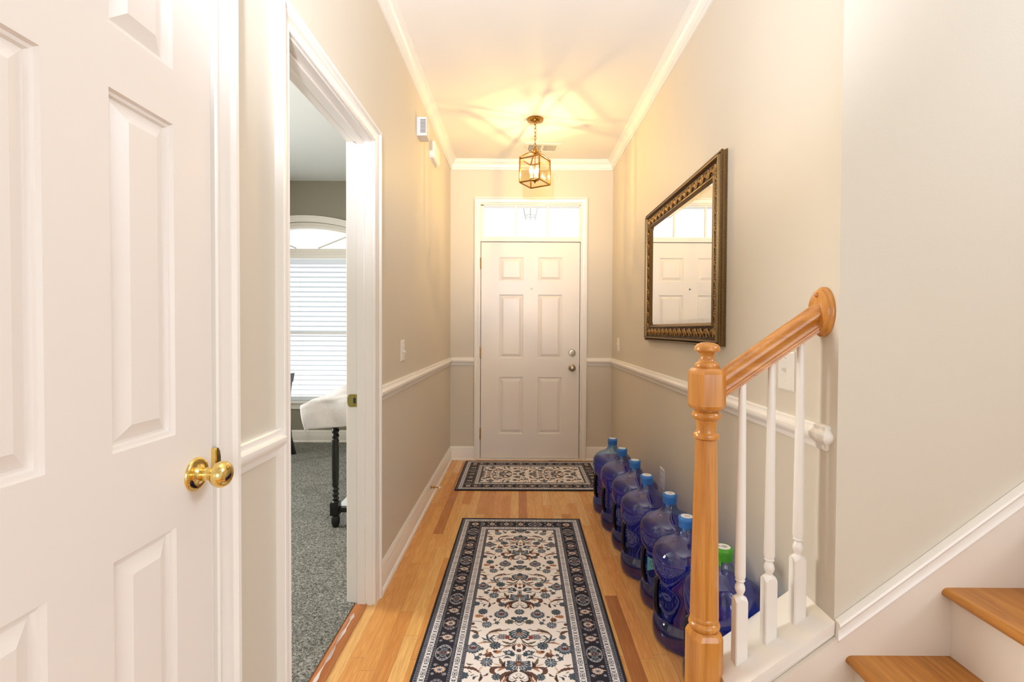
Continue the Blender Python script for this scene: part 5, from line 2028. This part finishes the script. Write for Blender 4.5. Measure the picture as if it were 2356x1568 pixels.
def guard_tile(res):
    PG = 0.066
    cv = Canvas(-0.002, 0.027, -0.01, PG + 0.01, res, K['white'])
    c = 0.0125
    for sh in (-1, 0, 1):
        o = sh * PG
        cv.ringc(c, o, 0.0078, 0.0028, K['dgrey'], 1.05, 1.0)
        cv.flower(c, o, 0.0042, 4, K['navy'], .3)
        for dy, cc, w in ((0.0165, 'grey', 1.5), (-0.0165, 'grey', 1.5), (0.033, 'dgrey', 1.6)):
            cv.flower(c, o + dy, 0.0058, 6, K[cc], .3, w, .9)
            cv.dot(c, o + dy, 0.0018, K['pale'])
        for dy in (0.0085, 0.0247, -0.0085, -0.0247):
            cv.dot(c - 0.0085, o + dy, 0.0023, K['dgrey'])
            cv.dot(c + 0.0085, o + dy, 0.0023, K['dgrey'])
    return cv, PG


def rug_colours(Wd, Ln, res, phase):
    """colour field for a rug Wd x Ln (y=0 is the far end)"""
    nx = int(round(Wd / res)) + 1
    ny = int(round(Ln / res)) + 1
    x = np.linspace(-Wd / 2, Wd / 2, nx)
    y = np.linspace(0, Ln, ny)
    X, Y = np.meshgrid(x, y)
    dX = Wd / 2 - np.abs(X)
    dY = np.minimum(Y, Ln - Y)
    side = dX < dY
    d = np.minimum(dX, dY)
    s = np.where(side, Y - Ln / 2, X)
    rng = np.random.RandomState(3)
    img = np.empty(X.shape + (3,))
    img[:] = K['cream']

    def lookup(cv, per, dd, ss, mask, origin=0.0):
        u = dd[mask]
        v = (ss[mask] - origin) % per
        i = np.clip(np.round((u - cv.x[0]) / cv.res), 0, cv.nx - 1).astype(int)
        j = np.clip(np.round((v - cv.y[0]) / cv.res), 0, cv.ny - 1).astype(int)
        img[mask] = cv.c[j, i]
    # field
    cv, per = FT
    F0 = 0.178
    m = d >= F0
    ax = -np.abs(X[m])
    v = (Y[m] - phase) % per
    i = np.clip(np.round((ax - cv.x[0]) / cv.res), 0, cv.nx - 1).astype(int)
    j = np.clip(np.round((v - cv.y[0]) / cv.res), 0, cv.ny - 1).astype(int)
    img[m] = cv.c[j, i]
    # speckled grey stripes
    sp = rng.rand(*X.shape)

    def grey(a, b):
        m = (d >= a) & (d < b)
        base = np.where((sp[m] > 0.62)[:, None], K['steel'], K['dgrey'])
        rowdot = (np.mod(s[m], 0.011) < 0.0035)[:, None] & (np.abs(d[m] - (a + b) / 2) < 0.004)[:, None]
        img[m] = np.where(rowdot, K['navy'] * 1.4, base * 0.7 + K['grey'] * 0.3)
    grey(0.006, 0.023)
    grey(0.050, 0.060)
    grey(0.123, 0.136)
    grey(0.164, 0.178)
    cg_, pg2 = GT
    for a in (0.0235, 0.137):
        m = (d >= a) & (d < a + 0.026)
        lookup(cg_, pg2, d - a, s, m)
        m2 = m & ((d < a + 0.0025) | (d > a + 0.0235))
        img[m2] = K['white']
    cb, pb = BT
    a = 0.060
    m = (d >= a) & (d < a + 0.063)
    lookup(cb, pb, d - a, s, m)
    for q in (0.0485, 0.0595, 0.1225, 0.1355, 0.163, 0.1775):
        mm = np.abs(d - q) < 0.0013
        img[mm] = K['navy']
    img[d < 0.007] = K['edge']
    # corner flowers
    for sx_ in (-1, 1):
        for yy in (0.0915, Ln - 0.0915):
            R_ = np.hypot((X - sx_ * (Wd / 2 - 0.0915)) / 1.1, Y - yy)
            th = np.arctan2(Y - yy, X - sx_ * (Wd / 2 - 0.0915))
            box = (np.abs(X - sx_ * (Wd / 2 - 0.0915)) < 0.031) & (np.abs(Y - yy) < 0.031)
            img[box] = K['navy']
            img[box & (R_ < 0.021 * (0.75 + 0.25 * np.abs(np.cos(6 * th))))] = K['tan']
            img[box & (R_ < 0.008)] = K['dgrey']
    return x, y, img


TR = 0.0011
FT = field_tile(TR)
BT = border_tile(TR)
GT = guard_tile(TR)


def make_rug(name, Wd, Ln, res, phase, loc, rz, lab):
    x, y, img = rug_colours(Wd, Ln, res, phase)
    nx, ny = len(x), len(y)
    r = empty(name, loc, rz)
    tag(r, lab, 'rug')
    X, Y = np.meshgrid(x, y)
    co = np.zeros((ny * nx, 3), np.float32)
    co[:, 0] = X.ravel()
    co[:, 1] = -Y.ravel()           # length runs towards the camera (-Y)
    co[:, 2] = 0.0075
    me = bpy.data.meshes.new('pile')
    me.vertices.add(nx * ny)
    me.vertices.foreach_set('co', co.ravel())
    idx = np.arange(nx * ny, dtype=np.int32).reshape(ny, nx)
    q = np.stack([idx[:-1, :-1], idx[1:, :-1], idx[1:, 1:], idx[:-1, 1:]], -1).reshape(-1, 4)
    nf = len(q)
    me.loops.add(nf * 4)
    me.loops.foreach_set('vertex_index', q.ravel())
    me.polygons.add(nf)
    me.polygons.foreach_set('loop_start', np.arange(0, nf * 4, 4, dtype=np.int32))
    me.polygons.foreach_set('loop_total', np.full(nf, 4, np.int32))
    me.update(calc_edges=True)
    at = me.color_attributes.new('rug_colour', 'FLOAT_COLOR', 'POINT')
    rgba = np.ones((nx * ny, 4), np.float32)
    rgba[:, :3] = img.reshape(-1, 3)
    at.data.foreach_set('color', rgba.ravel())
    me.materials.append(M['rug'])
    o = bpy.data.objects.new('pile', me)
    COL.objects.link(o)
    o.parent = r
    b = MB()
    e = 0.004
    h = Wd / 2
    b.sweep([(-h, 0, 0), (-h, -Ln, 0), (h, -Ln, 0), (h, 0, 0)], (0, 0, 1), [(-e, 0.0), (0.002, 0.0), (0.002, 0.0078), (0, 0.0085), (-e * 0.7, 0.0065), (-e, 0.003)], closed=True)
    b.build('binding', M['rug_edge'], r)
    MB().box(-h, h, -Ln, 0, 0.0, 0.005).build('backing', M['rug_edge'], r)
    return r


make_rug('runner_rug', 0.752, 2.36, 0.0016, 0.276, (0.0145, 3.029, 0), math.radians(-0.5),
         'long cream and navy floral runner rug in the middle of the hall floor')
make_rug('door_mat_rug', 0.785, 1.190, 0.0026, 0.16, (-0.487, 3.965, 0), math.radians(90),
         'small cream and navy floral rug lying in front of the front door')
